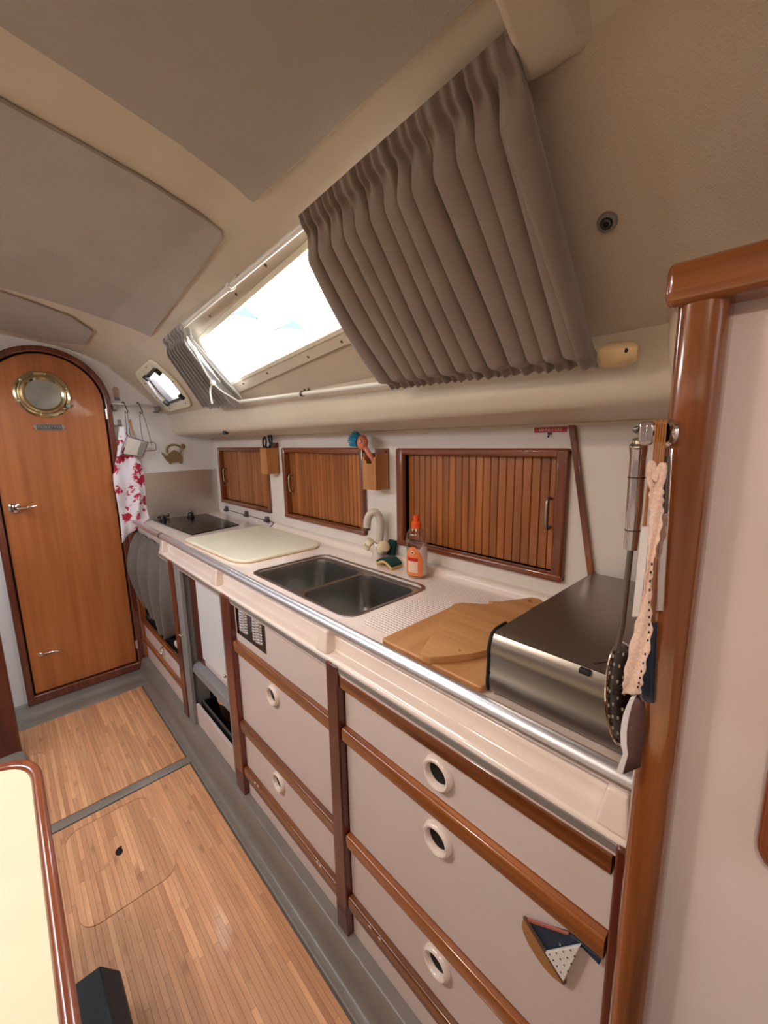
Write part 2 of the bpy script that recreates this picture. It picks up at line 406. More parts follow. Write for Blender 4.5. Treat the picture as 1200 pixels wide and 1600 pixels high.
def rect(a0, a1, b0, b1): return [(a0, b0), (a1, b0), (a1, b1), (a0, b1)]

# ------------------------------------------------------------------ the room shell
Y0, Y1 = -1.35, 2.842
ROOF = [(0, 1.955), (.08, 1.95), (.19, 1.938), (.3, 1.922), (.4, 1.9), (.45, 1.882), (.5, 1.8585), (.535, 1.8388)]
def roofz(x):
    x = abs(x)
    for (a, za), (b_, zb) in zip(ROOF, ROOF[1:]):
        if x <= b_: return za + (zb - za) * (x - a) / (b_ - a)
    return 2.324 - .907 * x
SN = Vector((-.672, 0, -.741))
def slope(X, Y, off=0.0, side=1):
    p = Vector((X, Y, 2.324 - .907 * X)) + SN * off
    return (p.x * side, p.y, p.z)
# deckhead with the hatch opening of the companionway behind the camera
ceil = sgroup('ceiling', (0, 1, 1.955))
for side in (1, -1):
    mb = MB(); prof = [(x * side, z) for x, z in ROOF + [(.575, 1.875)]]
    mb.sweep(prof, -1.0, Y1, 1)
    mb.sweep([(x * side, z) for x, z in ROOF + [(.575, 1.875)] if x >= .3], Y0, -1.0, 1)
    mb.sweep([(x * side, z) for x, z in ROOF if x <= .3], Y0, -1.15, 1)
    obj('deckhead', mb, M['roof'], ceil)
WIN = rounded([(.602, 1.607), (.748, 1.725), (.690, .745), (.672, .44), (.531, .44), (.553, .794)], [.03, .03, .0, .04, .04, 0])
PORT = rounded([(.585, 2.16), (.69, 2.16), (.795, 2.29), (.80, 2.72), (.70, 2.66), (.60, 2.56)], .07, 5)
PGL = rounded([(.615, 2.205), (.675, 2.205), (.752, 2.28), (.762, 2.56), (.70, 2.52), (.63, 2.44)], .03, 5)
for side, nm in ((1, 'trim_1'), (-1, 'trim_2')):
    mb = MB()
    outer = [(.535, Y0), (.822, Y0), (.822, Y1), (.535, Y1)]
    holes = [WIN, PGL] if side == 1 else [rounded(rect(.60, .74, 1.35, 2.55), .03)]
    mb.plate(outer, holes, lambda u, v, w, s=side: slope(u, v, -w, s), .045)
    o = obj('coachroof_side' if side == 1 else 'coachroof_side', mb, M['vinyl'], ceil, smooth=False)
# headliner panels on the deckhead
def liner(corners, nm, rnd=.03):
    top = []; 
    poly = rounded(corners, rnd, 5)
    # subdivide edges so the sheet follows the camber
    pts = []
    for i in range(len(poly)):
        a = Vector(poly[i]); b_ = Vector(poly[(i + 1) % len(poly)]); k = max(1, int((b_ - a).length / .06))
        pts += [tuple(a.lerp(b_, t / k)) for t in range(k)]
    bm = bmesh.new(); vs = [bm.verts.new((p[0], p[1], 0)) for p in pts]
    f = bm.faces.new(vs); 
    for x in [i * .05 for i in range(-8, 12)]:
        bmesh.ops.bisect_plane(bm, geom=bm.verts[:] + bm.edges[:] + bm.faces[:], plane_co=(x, 0, 0), plane_no=(1, 0, 0))
    for v in bm.verts: v.co.z = roofz(v.co.x) - .0015
    r = bmesh.ops.extrude_face_region(bm, geom=bm.faces[:])
    for e in r['geom']:
        if isinstance(e, bmesh.types.BMVert): e.co.z -= .0075
    mb = MB(); bm.verts.index_update(); mb.add([v.co for v in bm.verts], [[v.index for v in f.verts] for f in bm.faces]); bm.free()
    return obj('headliner_panel', mb, M['panel_roof'], ceil, bevel=.003, seg=2, ang=30)
liner([(-.45, .74), (.081, .962), (.453, 1.006), (.527, 1.947), (.388, 2.02), (.09, 2.00), (-.45, 2.0)], 'mid', .02)
liner([(-.45, .58), (.079, .801), (.445, .846), (.455, -.30), (-.45, -.30)], 'near', .008)
liner([(-.45, 2.05), (.091, 2.06), (.30, 2.15), (.388, 2.27), (.394, 2.56), (.3, 2.70), (-.45, 2.70)], 'far', .012)
# overhang (side-deck underside) and its nose
mb = MB()
prof = arc([(1.13, 1.434), (1.0, 1.442), (.89, 1.452), (.856, 1.462), (.841, 1.485), (.836, 1.52), (.832, 1.553), (.82, 1.585)], 5)
mb.sweep([(p.x, p.y) for p in [Vector((q[0], q[1])) for q in prof]], .02, Y1, 1)
mb.sweep([(p[0], p[1]) for p in prof], Y0, .02, 1)
struct('trim_1', mb, M['grp'])
mb = MB(); mb.tube([(1.082, .1, 1.434), (1.082, Y1, 1.434)], .0055, 8)
struct('trim_2', mb, M['stained'])
mb = MB()                                                        # rounded end moulding where the overhang meets the end bulkhead
mb.tube(arc([(.80, .150, 1.66), (.815, .160, 1.60), (.832, .163, 1.545), (.845, .155, 1.49), (.87, .145, 1.445)], 6), .035, 12)
struct('trim_3', mb, M['grp'])
# hull-side wall with three locker openings
T_IN = [(.486, 1.048, 1.032, 1.348), (1.296, 1.89, 1.036, 1.349), (2.104, 2.732, 1.036, 1.352)]
mb = MB(); mb.plate(rect(Y0, Y1, -.02, 1.438), [rect(a, b_, c, d) for a, b_, c, d in T_IN], lambda u, v, w: (1.09 + w, u, v), .02)
struct('wall_right', mb, M['wallwhite'], smooth=False)
# far bulkhead with arched doorway
DC, DR, DZ = .240, .278, 1.627
def arch(r, z0, cx=DC, n=28): return [(cx + r, z0)] + [(cx + r * math.cos(PI * k / n), DZ + r * math.sin(PI * k / n)) for k in range(n + 1)] + [(cx - r, z0)]
mb = MB(); mb.plate([(-1.4, -.02), (1.13, -.02), (1.13, 1.6), (.55, 2.1), (-.55, 2.1), (-1.4, 1.6)], [arch(DR - .012, .03)[::-1]], lambda u, v, w: (u, Y1 + w, v), .03)
struct('wall_back', mb, M['bulkhead'], smooth=False)
mb = MB(); mb.box(-1.42, -1.40, Y0, Y1, -.02, 1.55); mb.box(-1.42, -.80, Y0, Y1, 1.52, 1.60); struct('wall_left', mb, M['front'], smooth=False)
mb = MB(); mb.box(-1.42, 1.13, Y0 - .02, Y0, -.02, 2.0); struct('wall_front', mb, M['front'], smooth=False)
# near partition: panel, glossy post, capping rail
part = sgroup('wall_near', (.505, -.4, 0))
mb = MB(); mb.box(.508, .528, Y0, .082, 0, 1.53); mb.box(.53, 1.09, .082, .10, 0, 1.47)
obj('partition_panel', mb, M['front'], part)
mb = MB(); mb.prism(rounded([(.478, .072), (.545, .072), (.545, .112), (.478, .112)], [.018, .004, .004, .018], 8), 0.0, 1.525, 'z')
obj('corner_post', mb, M['post'], part, ang=50)
mb = MB()
mb.prism(rounded([(.470, 1.517), (.54, 1.517), (.54, 1.556), (.470, 1.556)], [.014, .008, .008, .014], 5), -1.3, .119, 'y')
obj('capping_rail', mb, M['maho_y'], part, bevel=.012, seg=4, ang=60)
fr = rounded([(-.6, .982), (.0045, .982), (.0045, 1.34), (-.6, 1.34)], .028, 6)
fi = rounded([(-.58, 1.004), (-.022, 1.004), (-.022, 1.32), (-.58, 1.32)], .02, 6)
mb = MB(); mb.plate(fr, [fi], lambda u, v, w: (.508 - w, u, v), .018)
obj('opening_frame', mb, M['frame_z'], part, bevel=.006)

# ------------------------------------------------------------------ floor
fl = sgroup('floor', (0, 1, 0))
mb = MB(); mb.box(.47, 1.12, Y0, Y1, -.05, -.03); mb.box(-1.4, .47, 2.62, Y1, -.05, -.03); obj('bilge', mb, M['greygrp'], fl, smooth=False)
mb = MB(); mb.box(-1.4, .47, Y0, 2.62, -.05, -.010)
g = arc([(.461, -.012), (.463, -.001), (.474, .001), (.487, .006), (.496, .022), (.504, .052), (.513, .074), (.526, .080), (.565, .080)], 5)
mb.sweep([(p[0], p[1]) for p in g], Y0, Y1, 1)
obj('sole_moulding', mb, M['greygrp'], fl, ang=60)
mb = MB(); mb.prism([(1.790, -.012), (1.790, .001), (1.796, .005), (1.829, .005), (1.835, .001), (1.835, -.012)], -1.3, .466, 'x')
obj('cross_ridge', mb, M['greygrp'], fl, ang=50)
mb = MB(); sp = arc([(2.606, -.012), (2.608, .000), (2.622, .004), (2.668, .004), (2.684, -.004), (2.716, -.006), (2.734, .004), (2.75, .010), (2.805, .011), (2.812, .018), (2.842, .019)], 4)
n = len(sp); vs = [(-1.3, p[0], p[1]) for p in sp] + [(.52, p[0], p[1]) for p in sp]
mb.add(vs, [(i, i + 1, n + i + 1, n + i) for i in range(n - 1)]); obj('door_sill', mb, M['greygrp'], fl, ang=60)

def hatch_rng(h, x):
    x0, x1, y0, y1, r = h
    if x <= x0 or x >= x1: return None
    d = max(0, r - min(x - x0, x1 - x)); k = r - math.sqrt(max(0, r * r - d * d))
    return y0 + k, y1 - k
def planks(parent, x0, x1, y0, y1, hatch, inside=False, pitch=.0140, jog=None):
    """lay strips along y; each block of each strip is its own small object"""
    gap = .00018; made = 0
    xs = [x1]
    while xs[-1] > x0 + 1e-4: xs.append(max(x0, xs[-1] - pitch))
    xs = sorted(xs)
    if hatch:
        xs = sorted(set([x for x in xs if all(abs(x - hx) > .004 for hx in hatch[:2])] + [hx for hx in hatch[:2] if x0 < hx < x1]))
    for a, b_ in zip(xs, xs[1:]):
        y = y0 - random.uniform(0, .3); cuts = [y0]
        while y < y1:
            y += random.uniform(.26, .52)
            if y0 + .05 < y < y1 - .05: cuts.append(y)
        cuts.append(y1)
        lo = [y0] * 3; hi = [y1] * 3
        xx = [a + gap, (a + b_) / 2, b_ - gap]
        mid = hatch_rng(hatch, (a + b_) / 2) if hatch else None
        segs = []
        if mid is None:
            if inside: continue
            segs = [(lambda i: y0, lambda i: y1)]
        else:
            rg = [hatch_rng(hatch, min(max(x, hatch[0] + 1e-4), hatch[1] - 1e-4)) for x in xx]
            if inside: segs = [(lambda i: rg[i][0] + .0018, lambda i: rg[i][1] - .0018)]
            else: segs = [(lambda i: y0, lambda i: rg[i][0] - .0005), (lambda i: rg[i][1] + .0005, lambda i: y1)]
        for flo, fhi in segs:
            L0 = max(flo(i) for i in range(3)); H0 = min(fhi(i) for i in range(3))
            cs = [c for c in cuts if L0 + .03 < c < H0 - .03]
            bounds = [None] + cs + [None]
            for p, q in zip(bounds, bounds[1:]):
                bot = [flo(i) if p is None else p + gap for i in range(3)]; top = [fhi(i) if q is None else q - gap for i in range(3)]
                if jog: top = [min(t, jog(xx[i])) for i, t in enumerate(top)]
                if max(t - b2 for t, b2 in zip(top, bot)) < .004: continue
                ring = [(xx[i], bot[i]) for i in range(3)] + [(xx[i], max(top[i], bot[i] + .0005)) for i in (2, 1, 0)]
                cx = sum(u for u, v in ring) / 6; cy = sum(v for u, v in ring) / 6
                ins = [(u - math.copysign(.0004, u - cx) * (abs(u - cx) > .002) * .6, v - math.copysign(.0004, v - cy)) for u, v in ring]
                mb = MB(); n = 6
                vs = [(u, v, -.009) for u, v in ring] + [(u, v, -.0003) for u, v in ring] + [(u, v, 0.0) for u, v in ins]
                mb.add(vs, [tuple(range(12, 18))] + [(i, (i + 1) % 6, 6 + (i + 1) % 6, 6 + i) for i in range(6)] + [(6 + i, 6 + (i + 1) % 6, 12 + (i + 1) % 6, 12 + i) for i in range(6)])
                obj('plank', mb, M['plank'], parent, smooth=False); made += 1
    return made
HN = (.004, .271, 1.322, 1.745, .05); HF = (-.33, -.008, 1.90, 2.352, .04)
t = thing('floor_board', 'bamboo strip sole board in front of the drawers, nearest the camera', 'floor board', (.1, 1, -.009), 'bamboo sole boards')
planks(t, -.20, .455, .15, 1.784, HN)
t = thing('floor_board', 'bamboo strip sole board in front of the arched door', 'floor board', (.1, 2.2, -.009), 'bamboo sole boards')
planks(t, -.12, .455, 1.84, 2.66, HF, jog=lambda x: 2.602 if x < .345 else 2.602 + (x - .345) * .53)
t = thing('floor_hatch', 'rounded bamboo bilge hatch with a dark finger hole in the near floor board', 'floor hatch', (.138, 1.53, -.009))
planks(t, -.20, .455, .15, 1.784, HN, True)
mb = MB(); mb.lathe([(.001, .0012), (.011, .0012), (.011, .0002)], (.138, 1.537, 0), n=16, sx=1.0, sy=1.5)
mb.box(.137, .149, 1.548, 1.556, .0002, .0012)
obj('finger_hole', mb, M['dark'], t)
t = thing('floor_hatch', 'bamboo bilge hatch partly hidden behind the table, in the far floor board', 'floor hatch', (-.1, 2.1, -.009))
planks(t, -.12, .455, 1.84, 2.66, HF, True)

# ------------------------------------------------------------------ door
door = sgroup('door_1', (DC, Y1, 0))
def archring(ro, ri, z0, zi, ya, yb, mat, nm, par, bev=.003):
    o_ = arch(ro, z0); i_ = arch(ri, zi)
    mb = MB(); mb.plate(o_, [i_[::-1]], lambda u, v, w: (u, ya + w, v), yb - ya); return obj(nm, mb, mat, par, bevel=bev)
archring(.282, .252, .012, .060, 2.800, 2.838, M['doorframe'], 'door_frame', door, .006)
archring(.254, .244, .058, .068, 2.826, 2.838, M['dark'], 'door_gap_shade', door, 0)  # near-black strip standing in for the shaded gap around the leaf
mb = MB(); mb.prism(arch(.2445, .067), 2.818, 2.838, 'y'); leaf = obj('door_leaf', mb, M['door'], door, bevel=.002)
pc = (.226, 2.818, 1.667)
pr = obj('porthole_ring', MB().lathe([(.118, .0), (.118, -.004), (.112, -.009), (.098, -.011), (.094, -.016), (.084, -.018), (.078, -.014), (.074, -.010), (.074, 0)], pc, (0, 1, 0), 36, closed=True), M['brass'], door)
obj('porthole_glass', MB().lathe([(.001, -.0065), (.074, -.0065), (.075, 0)], pc, (0, 1, 0), 32), M['mirror'], pr)
for k in range(6):
    a = math.radians(20 + 60 * k); obj('bolt', MB().ball((pc[0] + .105 * math.cos(a), 2.806, pc[2] + .105 * math.sin(a)), (.007, .005, .007), 10), M['brass'], pr)
mb = MB(); mb.box(.203, .245, 2.796, 2.812, 1.763, 1.783); mb.tube([(.198, 2.797, 1.773), (.25, 2.797, 1.773)], .006, 10); obj('porthole_hinge', mb, M['brass'], pr, bevel=.002)
mb = MB(); mb.box(.312, .33, 2.79, 2.81, 1.603, 1.623); mb.tube([(.321, 2.80, 1.613), (.345, 2.79, 1.613)], .005, 8); obj('porthole_dog', mb, M['darkchrome'], pr, bevel=.002)
np_ = MB(); np_.prism([(.165, 1.502), (.176, 1.518), (.286, 1.518), (.297, 1.502), (.286, 1.486), (.176, 1.486)], 2.812, 2.818, 'y')
pl = obj('name_plate', np_, M['pewter'], door, bevel=.0015)
mb = MB(); mb.box(.178, .284, 2.8112, 2.8122, 1.489, 1.515); obj('plate_field', mb, M['badge'], pl)
text('plate_lettering', 'TOILETTES', .021, Matrix.Translation((.231, 2.8110, 1.502)) @ Matrix.Rotation(PI / 2, 4, 'X'), M['pewter'], pl, .0006, .98)
hl = obj('handle_rose', MB().lathe([(.001, -.014), (.020, -.013), (.026, -.008), (.027, 0)], (.040, 2.818, 1.094), (0, 1, 0), 24), M['chrome'], door)
mb = MB(); mb.tube([(.040, 2.81, 1.094), (.040, 2.774, 1.094)], .009, 12); mb.tube(arc([(.036, 2.776, 1.094), (.06, 2.772, 1.095), (.095, 2.774, 1.097), (.125, 2.778, 1.099)], 5), [.010] * 5 + [.008] * 6 + [.006] * 5, 12)
obj('lever', mb, M['chrome'], hl)
mb = MB(); mb.lathe([(.001, -.006), (.012, -.005), (.013, 0)], (.044, 2.818, .285), (0, 1, 0), 14); mb.ball((.044, 2.80, .292), .009); mb.tube([(.044, 2.806, .285), (.075, 2.80, .288), (.105, 2.80, .285)], .004, 8)
mb.tube(arc([(.105, 2.80, .285), (.118, 2.795, .28), (.126, 2.79, .29), (.126, 2.79, .305)], 4), .0035, 8); obj('cabin_hook', mb, M['chrome'], door)
for z in (1.575, .18):
    mb = MB(); mb.tube([(.494, 2.802, z - .028), (.494, 2.802, z + .028)], .006, 10); mb.box(.485, .503, 2.803, 2.807, z - .026, z + .026); obj('hinge', mb, M['chrome'], door)
mb = MB(); mb.box(.526, .562, 2.79, Y1 - .001, .08, .88); struct('trim_4', mb, M['maho_z'], bevel=.003)
# dark post at the left edge of the picture with its grey foot
mb = MB(); mb.prism(rounded(rect(-.22, -.083, 2.352, 2.43), .012, 4), .0, 1.93, 'z'); struct('trim_5', mb, M['darkmaho_z'], ang=50)

# ------------------------------------------------------------------ windows
win = sgroup('window_1', (.66, 1.05, 1.73))
def grow(poly, d):
    c = sum((Vector(p) for p in poly), Vector((0, 0))) / len(poly)
    out = []
    N = len(poly)
    for i in range(N):
        a = Vector(poly[i - 1]); b_ = Vector(poly[(i + 1) % N]); t_ = (b_ - a)
        nrm = Vector((t_.y, -t_.x)).normalized()
        if nrm.dot(Vector(poly[i]) - c) < 0: nrm = -nrm
        out.append(tuple(Vector(poly[i]) + nrm * d))
    return out
mb = MB(); mb.plate(rounded([(.548, 1.66), (.789, 1.80), (.716, .68), (.700, .37), (.513, .37), (.530, .70)], [.02, .02, 0, .02, .02, 0], 4), [grow(WIN, .006)], lambda u, v, w: slope(u, v, w), .009)
obj('window_surround', mb, M['grp'], win, bevel=.003)
mb = MB(); mb.plate(grow(WIN, .0065), [grow(WIN, -.004)], lambda u, v, w: slope(u, v, .012 - w), .016); obj('window_bead', mb, M['lid'], win, bevel=.002)
mb = MB(); mb.plate(grow(WIN, .003), [], lambda u, v, w: slope(u, v, -.030 - w), .004); obj('window_pane', mb, M['pane'], win, smooth=False)
for X, Y in ((.567, 1.40), (.558, 1.18), (.545, .98), (.757, 1.60), (.745, 1.38), (.733, 1.10), (.722, .92)):
    obj('screw', MB().lathe([(.001, .0115), (.004, .011), (.0042, .008)], (0, 0, 0), (0, 0, 1), 8).move(Matrix.Translation(slope(X, Y)) @ SN.to_track_quat('Z', 'Y').to_matrix().to_4x4()), M['darkchrome'], win)
w2 = sgroup('window_2', (.69, 2.43, 1.70))
mb = MB(); mb.plate(PORT, [grow(PGL, .004)], lambda u, v, w: slope(u, v, w), .012); obj('window_surround', mb, M['lid'], w2, bevel=.005, seg=3)
mb = MB(); mb.plate(grow(PGL, .005), [grow(PGL, -.008)], lambda u, v, w: slope(u, v, .008 - w), .03); obj('window_gasket', mb, M['badge'], w2)
mb = MB(); mb.plate(grow(PGL, .003), [], lambda u, v, w: slope(u, v, -.022 - w), .004); obj('window_pane', mb, M['pane'], w2, smooth=False)
mb = MB(); mb.tube([slope(.757, 2.58, .016), slope(.70, 2.54, .018), slope(.635, 2.46, .016)], .009, 8); obj('hinge_bar', mb, M['fishwhite'], w2)
for (X, Y) in ((.63, 2.21), (.742, 2.27), (.632, 2.43), (.752, 2.56)):
    mb = MB(); mb.box(-.012, .012, -.016, .016, -.003, .016); mb.move(Matrix.Translation(slope(X, Y, .012)) @ SN.to_track_quat('Z', 'Y').to_matrix().to_4x4()); obj('window_latch', mb, M['black'], w2, bevel=.003)
for k, (X, Y) in enumerate(((.60, 2.30), (.605, 2.22), (.68, 2.185), (.775, 2.33), (.782, 2.62), (.72, 2.63), (.65, 2.55))):
    obj('screw', MB().ball(slope(X, Y, .012), .004, 8), M['darkchrome'], w2)

# ------------------------------------------------------------------ galley front
FX, PX = .545, .530            # face of the panels, face of the rails
RAILS = []
def rail(nm, y0, y1, z0, z1, par, ends=True):
    mb = MB(); mb.prism(rounded([(PX, z0), (FX + .002, z0), (FX + .002, z1), (PX, z1)], [.006, .001, .001, .007], 4), y0, y1, 'y')
    RAILS.append(obj(nm, mb, M['maho_y'], par, ang=50)); return RAILS[-1]
def front(nm, y0, y1, z0, z1, par, rings=()):
    mb = MB(); mb.plate(rect(y0, y1, z0, z1), [circle(y, z, .027, 28) for y, z in rings], lambda u, v, w: (FX + w, u, v), .015)
    f = obj(nm, mb, M['front'], par, bevel=.0008, seg=1)
    for y, z in rings:
        r = obj('ring_pull', MB().lathe([(.0225, .004), (.0225, -.006), (.025, -.0105), (.029, -.012), (.033, -.0095), (.035, -.004), (.035, .0005), (.027, .0005), (.027, .004)], (FX, y, z), (1, 0, 0), 32, closed=True), M['counter'], f)
        obj('ring_recess', MB().lathe([(.0226, .001), (.0226, .030), (.001, .030)], (FX, y, z), (1, 0, 0), 24), M['dark'], f)
        mb = MB(); mb.box(FX + .006, FX + .028, y - .021, y + .006, z - .021, z + .002); obj('latch_tongue', mb, M['greygrp'], f)
    return f
def divider(y0, y1, label, z0=.078):
    mb = MB(); mb.box(.525, .62, y0, y1, z0, .872)
    return tag(obj('divider_post', mb, M['darkmaho_z'], bevel=.004), label, 'post', 'mahogany dividers of the galley front')
divider(.114, .131, 'narrow mahogany divider right beside the tall glossy corner post')
divider(.737, .784, 'mahogany divider between the two drawer units below the sink')
divider(1.366, 1.436, 'mahogany divider between the fridge and the vented drawer unit')
d1 = divider(1.990, 2.052, 'mahogany divider between the grey curtain and the fridge bay')
def carcass(par, y0, y1):
    mb = MB(); mb.box(.565, 1.06, y0, y0 + .012, .085, .75); mb.box(.565, 1.06, y1 - .012, y1, .085, .75); mb.box(.565, 1.06, y0, y1, .085, .10); mb.box(1.05, 1.06, y0, y1, .085, .75)
    obj('carcass', mb, M['wallwhite'], par, smooth=False)
u = thing('drawer_unit', 'widest cream drawer unit with four mahogany rails beside the corner post', 'cabinet', (.80, .43, .08))
carcass(u, .132, .736); a, b_ = .133, .735
front('drawer', a, b_, .712, .816, u, [(.443, .767)]); rail('drawer_rail', .135, .734, .816, .852, u)
front('door', a, b_, .405, .672, u, [(.443, .619)]); rail('door_rail', .135, .734, .674, .711, u)
front('drawer', a, b_, .212, .365, u, [(.443, .311)]); rail('drawer_rail', .135, .734, .367, .404, u)
front('toe_panel', a, b_, .081, .168, u); rail('toe_rail', .135, .734, .170, .211, u)
u = thing('drawer_unit', 'cream drawer unit with a chrome louvred vent, below the sink', 'cabinet', (.80, 1.08, .08))
carcass(u, .785, 1.365); a, b_ = .785, 1.365
vp = front('vent_panel', a, b_, .712, .868, u)
front('door', a, b_, .396, .670, u, [(1.109, .615)]); rail('door_rail', .787, 1.364, .672, .711, u)
front('drawer', a, b_, .202, .354, u, [(1.111, .301)]); rail('drawer_rail', .787, 1.364, .356, .395, u)
front('toe_panel', a, b_, .081, .157, u); rail('toe_rail', .787, 1.364, .159, .201, u)
mb = MB(); mb.box(.5435, .5455, 1.138, 1.352, .742, .856); v1 = obj('vent_plate', mb, M['darkchrome'], vp)
for y0 in (1.158, 1.262):
    for k in range(8):
        z = .765 + k * .0098
        mb = MB(); w_ = .036
        def lv(uu, vv, yc=y0 + .036, zc=z, w_=w_):
            s_ = math.sin(PI * min(max(uu, 0), 1)) ** .5; return (.5432 - .0062 * s_ * math.sin(PI * vv * .5 + .0), yc + w_ * (2 * uu - 1), zc + .0075 * (1 - vv))
        mb.grid(lv, 10, 4); obj('louvre', mb, M['chrome'], vp, solid=.0006)
def chips(rl, spots):
    for y, z in spots:
        mb = MB(); mb.hexa([(.5292, y - .006, z - .0035), (.5292, y + .005, z - .0030), (.5292, y + .004, z - .0005), (.5292, y - .003, z)], [(.5312, y - .006, z - .0035), (.5312, y + .005, z - .0030), (.5312, y + .004, z - .0005), (.5312, y - .003, z)])
        obj('paint_chip', mb, M['fishwhite'], rl, smooth=False)
chips(RAILS[3], [(.648, .207), (.612, .208)]); chips(RAILS[-1], [(1.274, .198), (1.252, .199), (.880, .198), (.866, .199)])
# fridge bay
u = thing('fridge_surround', 'grey painted frame and sill around the white fridge', 'cabinet', (.6, 1.7, .08))
mb = MB(); mb.box(.530, .60, 1.437, 1.458, .082, .872); obj('frame_upright', mb, M['greyframe'], u, bevel=.002)
mb = MB(); mb.box(.530, .548, 1.915, 1.988, .078, .872); mb.box(.548, .62, 1.935, 1.988, .078, .872); obj('frame_upright', mb, M['greyframe'], u, bevel=.003)
mb = MB(); mb.prism([(.545, .352), (.552, .386), (.60, .400), (.66, .400), (.66, .352)], 1.458, 1.915, 'y'); obj('sill', mb, M['greyframe'], u, bevel=.003)
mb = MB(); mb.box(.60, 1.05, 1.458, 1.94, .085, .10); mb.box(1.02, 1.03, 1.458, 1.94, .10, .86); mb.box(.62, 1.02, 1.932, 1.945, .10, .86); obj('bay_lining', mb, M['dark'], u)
mb = MB(); mb.box(.575, .66, 1.845, 1.932, .40, .86); obj('side_board', mb, M['darkmaho_z'], u)
mb = MB(); mb.box(.545, .557, 1.459, 1.914, .082, .185); obj('lower_panel', mb, M['front'], u, bevel=.001)
fr_ = thing('fridge', 'white built-in fridge in the grey-framed bay', 'fridge', (.8, 1.65, .401))
mb = MB(); mb.box(.600, .66, 1.462, 1.842, .402, .845); obj('fridge_body', mb, M['greyframe'], fr_)
mb = MB(); mb.box(.572, .600, 1.462, 1.842, .436, .845); obj('fridge_door', mb, M['fridge'], fr_, bevel=.004)
mb = MB(); mb.box(.580, .600, 1.462, 1.842, .402, .430); obj('door_gasket', mb, M['front'], fr_, bevel=.003)
mb = MB(); mb.prism(rounded([(1.497, .806), (1.532, .806), (1.532, .823), (1.497, .823)], .007, 4), .5705, .5725, 'x'); bd = obj('fridge_badge', mb, M['badge'], fr_)
for k in range(3):
    mb = MB(); mb.box(.5700, .5706, 1.503 + k * .009, 1.508 + k * .009, .811, .818); obj('badge_mark', mb, M['badgelight'], bd)
bn = thing('storage_bin', 'black open bin in the low slot under the fridge', 'bin', (.75, 1.7, .10))
mb = MB(); mb.box(.565, .575, 1.47, 1.90, .101, .20); mb.box(.90, .91, 1.47, 1.90, .101, .20); mb.box(.565, .91, 1.47, 1.48, .101, .20); mb.box(.565, .91, 1.89, 1.90, .101, .20); mb.box(.565, .91, 1.47, 1.90, .101, .106)
obj('bin_wall', mb, M['black'], bn, bevel=.002)
mb = MB(); mb.tube([(.57, 1.475, .201), (.57, 1.895, .201)], .004, 8); obj('bin_rim', mb, M['badge'], bn)
bk = thing('basket', 'small brown basket with a tan rim in the black bin', 'basket', (.69, 1.78, .107))
obj('basket_body', MB().lathe([(.001, 0), (.055, 0), (.075, .05), (.085, .12), (.080, .12), (.07, .05), (.05, .005), (.001, .005)], (.69, 1.78, .107), n=24), M['basket'], bk)
obj('basket_rim', MB().tube([(.69 + .083 * math.cos(a * PI / 12), 1.78 + .083 * math.sin(a * PI / 12), .23) for a in range(24)], .006, 8, True), M['basketrim'], bk)
# small spring catches on the dividers
for y, z, L in ((1.958, .524, 'tiny chrome catch on the grey frame next to the curtain divider'), (1.447, .541, 'tiny chrome catch on the grey frame right of the fridge')):
    mb = MB(); mb.lathe([(.001, -.012), (.005, -.011), (.006, -.004), (.009, -.002), (.009, .001)], (.5295, y, z), (1, 0, 0), 14)
    mb.ball((.5195, y, z + .004), .005, 10); tag(obj('catch', mb, M['chrome']), L, 'catch')
# far unit under the hob
u = thing('oven_unit', 'low cream drawer with mahogany rails below the grey curtain', 'cabinet', (.80, 2.43, .08))
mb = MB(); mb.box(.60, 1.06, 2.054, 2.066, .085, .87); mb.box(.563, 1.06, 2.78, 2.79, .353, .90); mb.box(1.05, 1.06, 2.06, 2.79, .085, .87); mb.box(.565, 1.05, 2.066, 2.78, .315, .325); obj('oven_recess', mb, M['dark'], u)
dr = front('drawer', 2.054, 2.788, .218, .322, u); rail('drawer_rail', 2.056, 2.786, .323, .352, u)
front('toe_panel', 2.054, 2.788, .081, .190, u); rail('toe_rail', 2.056, 2.786, .191, .217, u)
mb = MB(); mb.lathe([(.001, -.010), (.008, -.009), (.010, 0)], (FX, 2.40, .288), (1, 0, 0), 12); mb.tube([(.535, 2.40 + .020 * math.cos(k * PI / 10), .268 + .022 * math.sin(k * PI / 10)) for k in range(20)], .0035, 8, True)
obj('ring_handle', mb, M['chrome'], dr)
mb = MB(); mb.box(.56, .60, 2.10, 2.24, .353, .385); tag(obj('drawer_top_corner', mb, M['lid'], bevel=.008), 'cream drawer-top corner block behind the grey curtain, on the low drawer rail', 'drawer part')  # added block standing for the cream corner of the drawer top
# curtain below the hob
def hobcur(uu, vv):
    # uu 0 = near divider, 1 = bulkhead
    y = 2.075 + .70 * uu
    q_ = min(1, max(0, (y - 2.20) / .06)); top = .842 + .052 * q_ * q_ * (3 - 2 * q_)
    bot = .40 - .045 * math.sin(PI * min(1, uu * 1.9)) + .13 * max(0, uu - .40) ** 1.3
    z = top + (bot - top) * vv
    bulge = .075 * math.sin(PI * min(1, max(0, vv)) ** .8) * (.25 + .75 * uu)
    yb = 2.27 + .52 * uu - .05 * math.sin(PI * uu)
    yy = y + (yb - y) * vv ** 1.5
    amp = .007 + .020 * vv
    x = .562 - bulge + amp * math.sin(uu * 4.2 * 2 * PI + 1.2 * vv) + .003 * math.sin(uu * 90) * (1 - vv) ** 6
    return (x, yy, z)
t = thing('galley_curtain', 'dark grey fabric curtain hanging below the hob', 'curtain', (.566, 2.43, .36))
obj('cloth', MB().grid(hobcur, 110, 26), M['hobcurtain'], t, solid=.002)
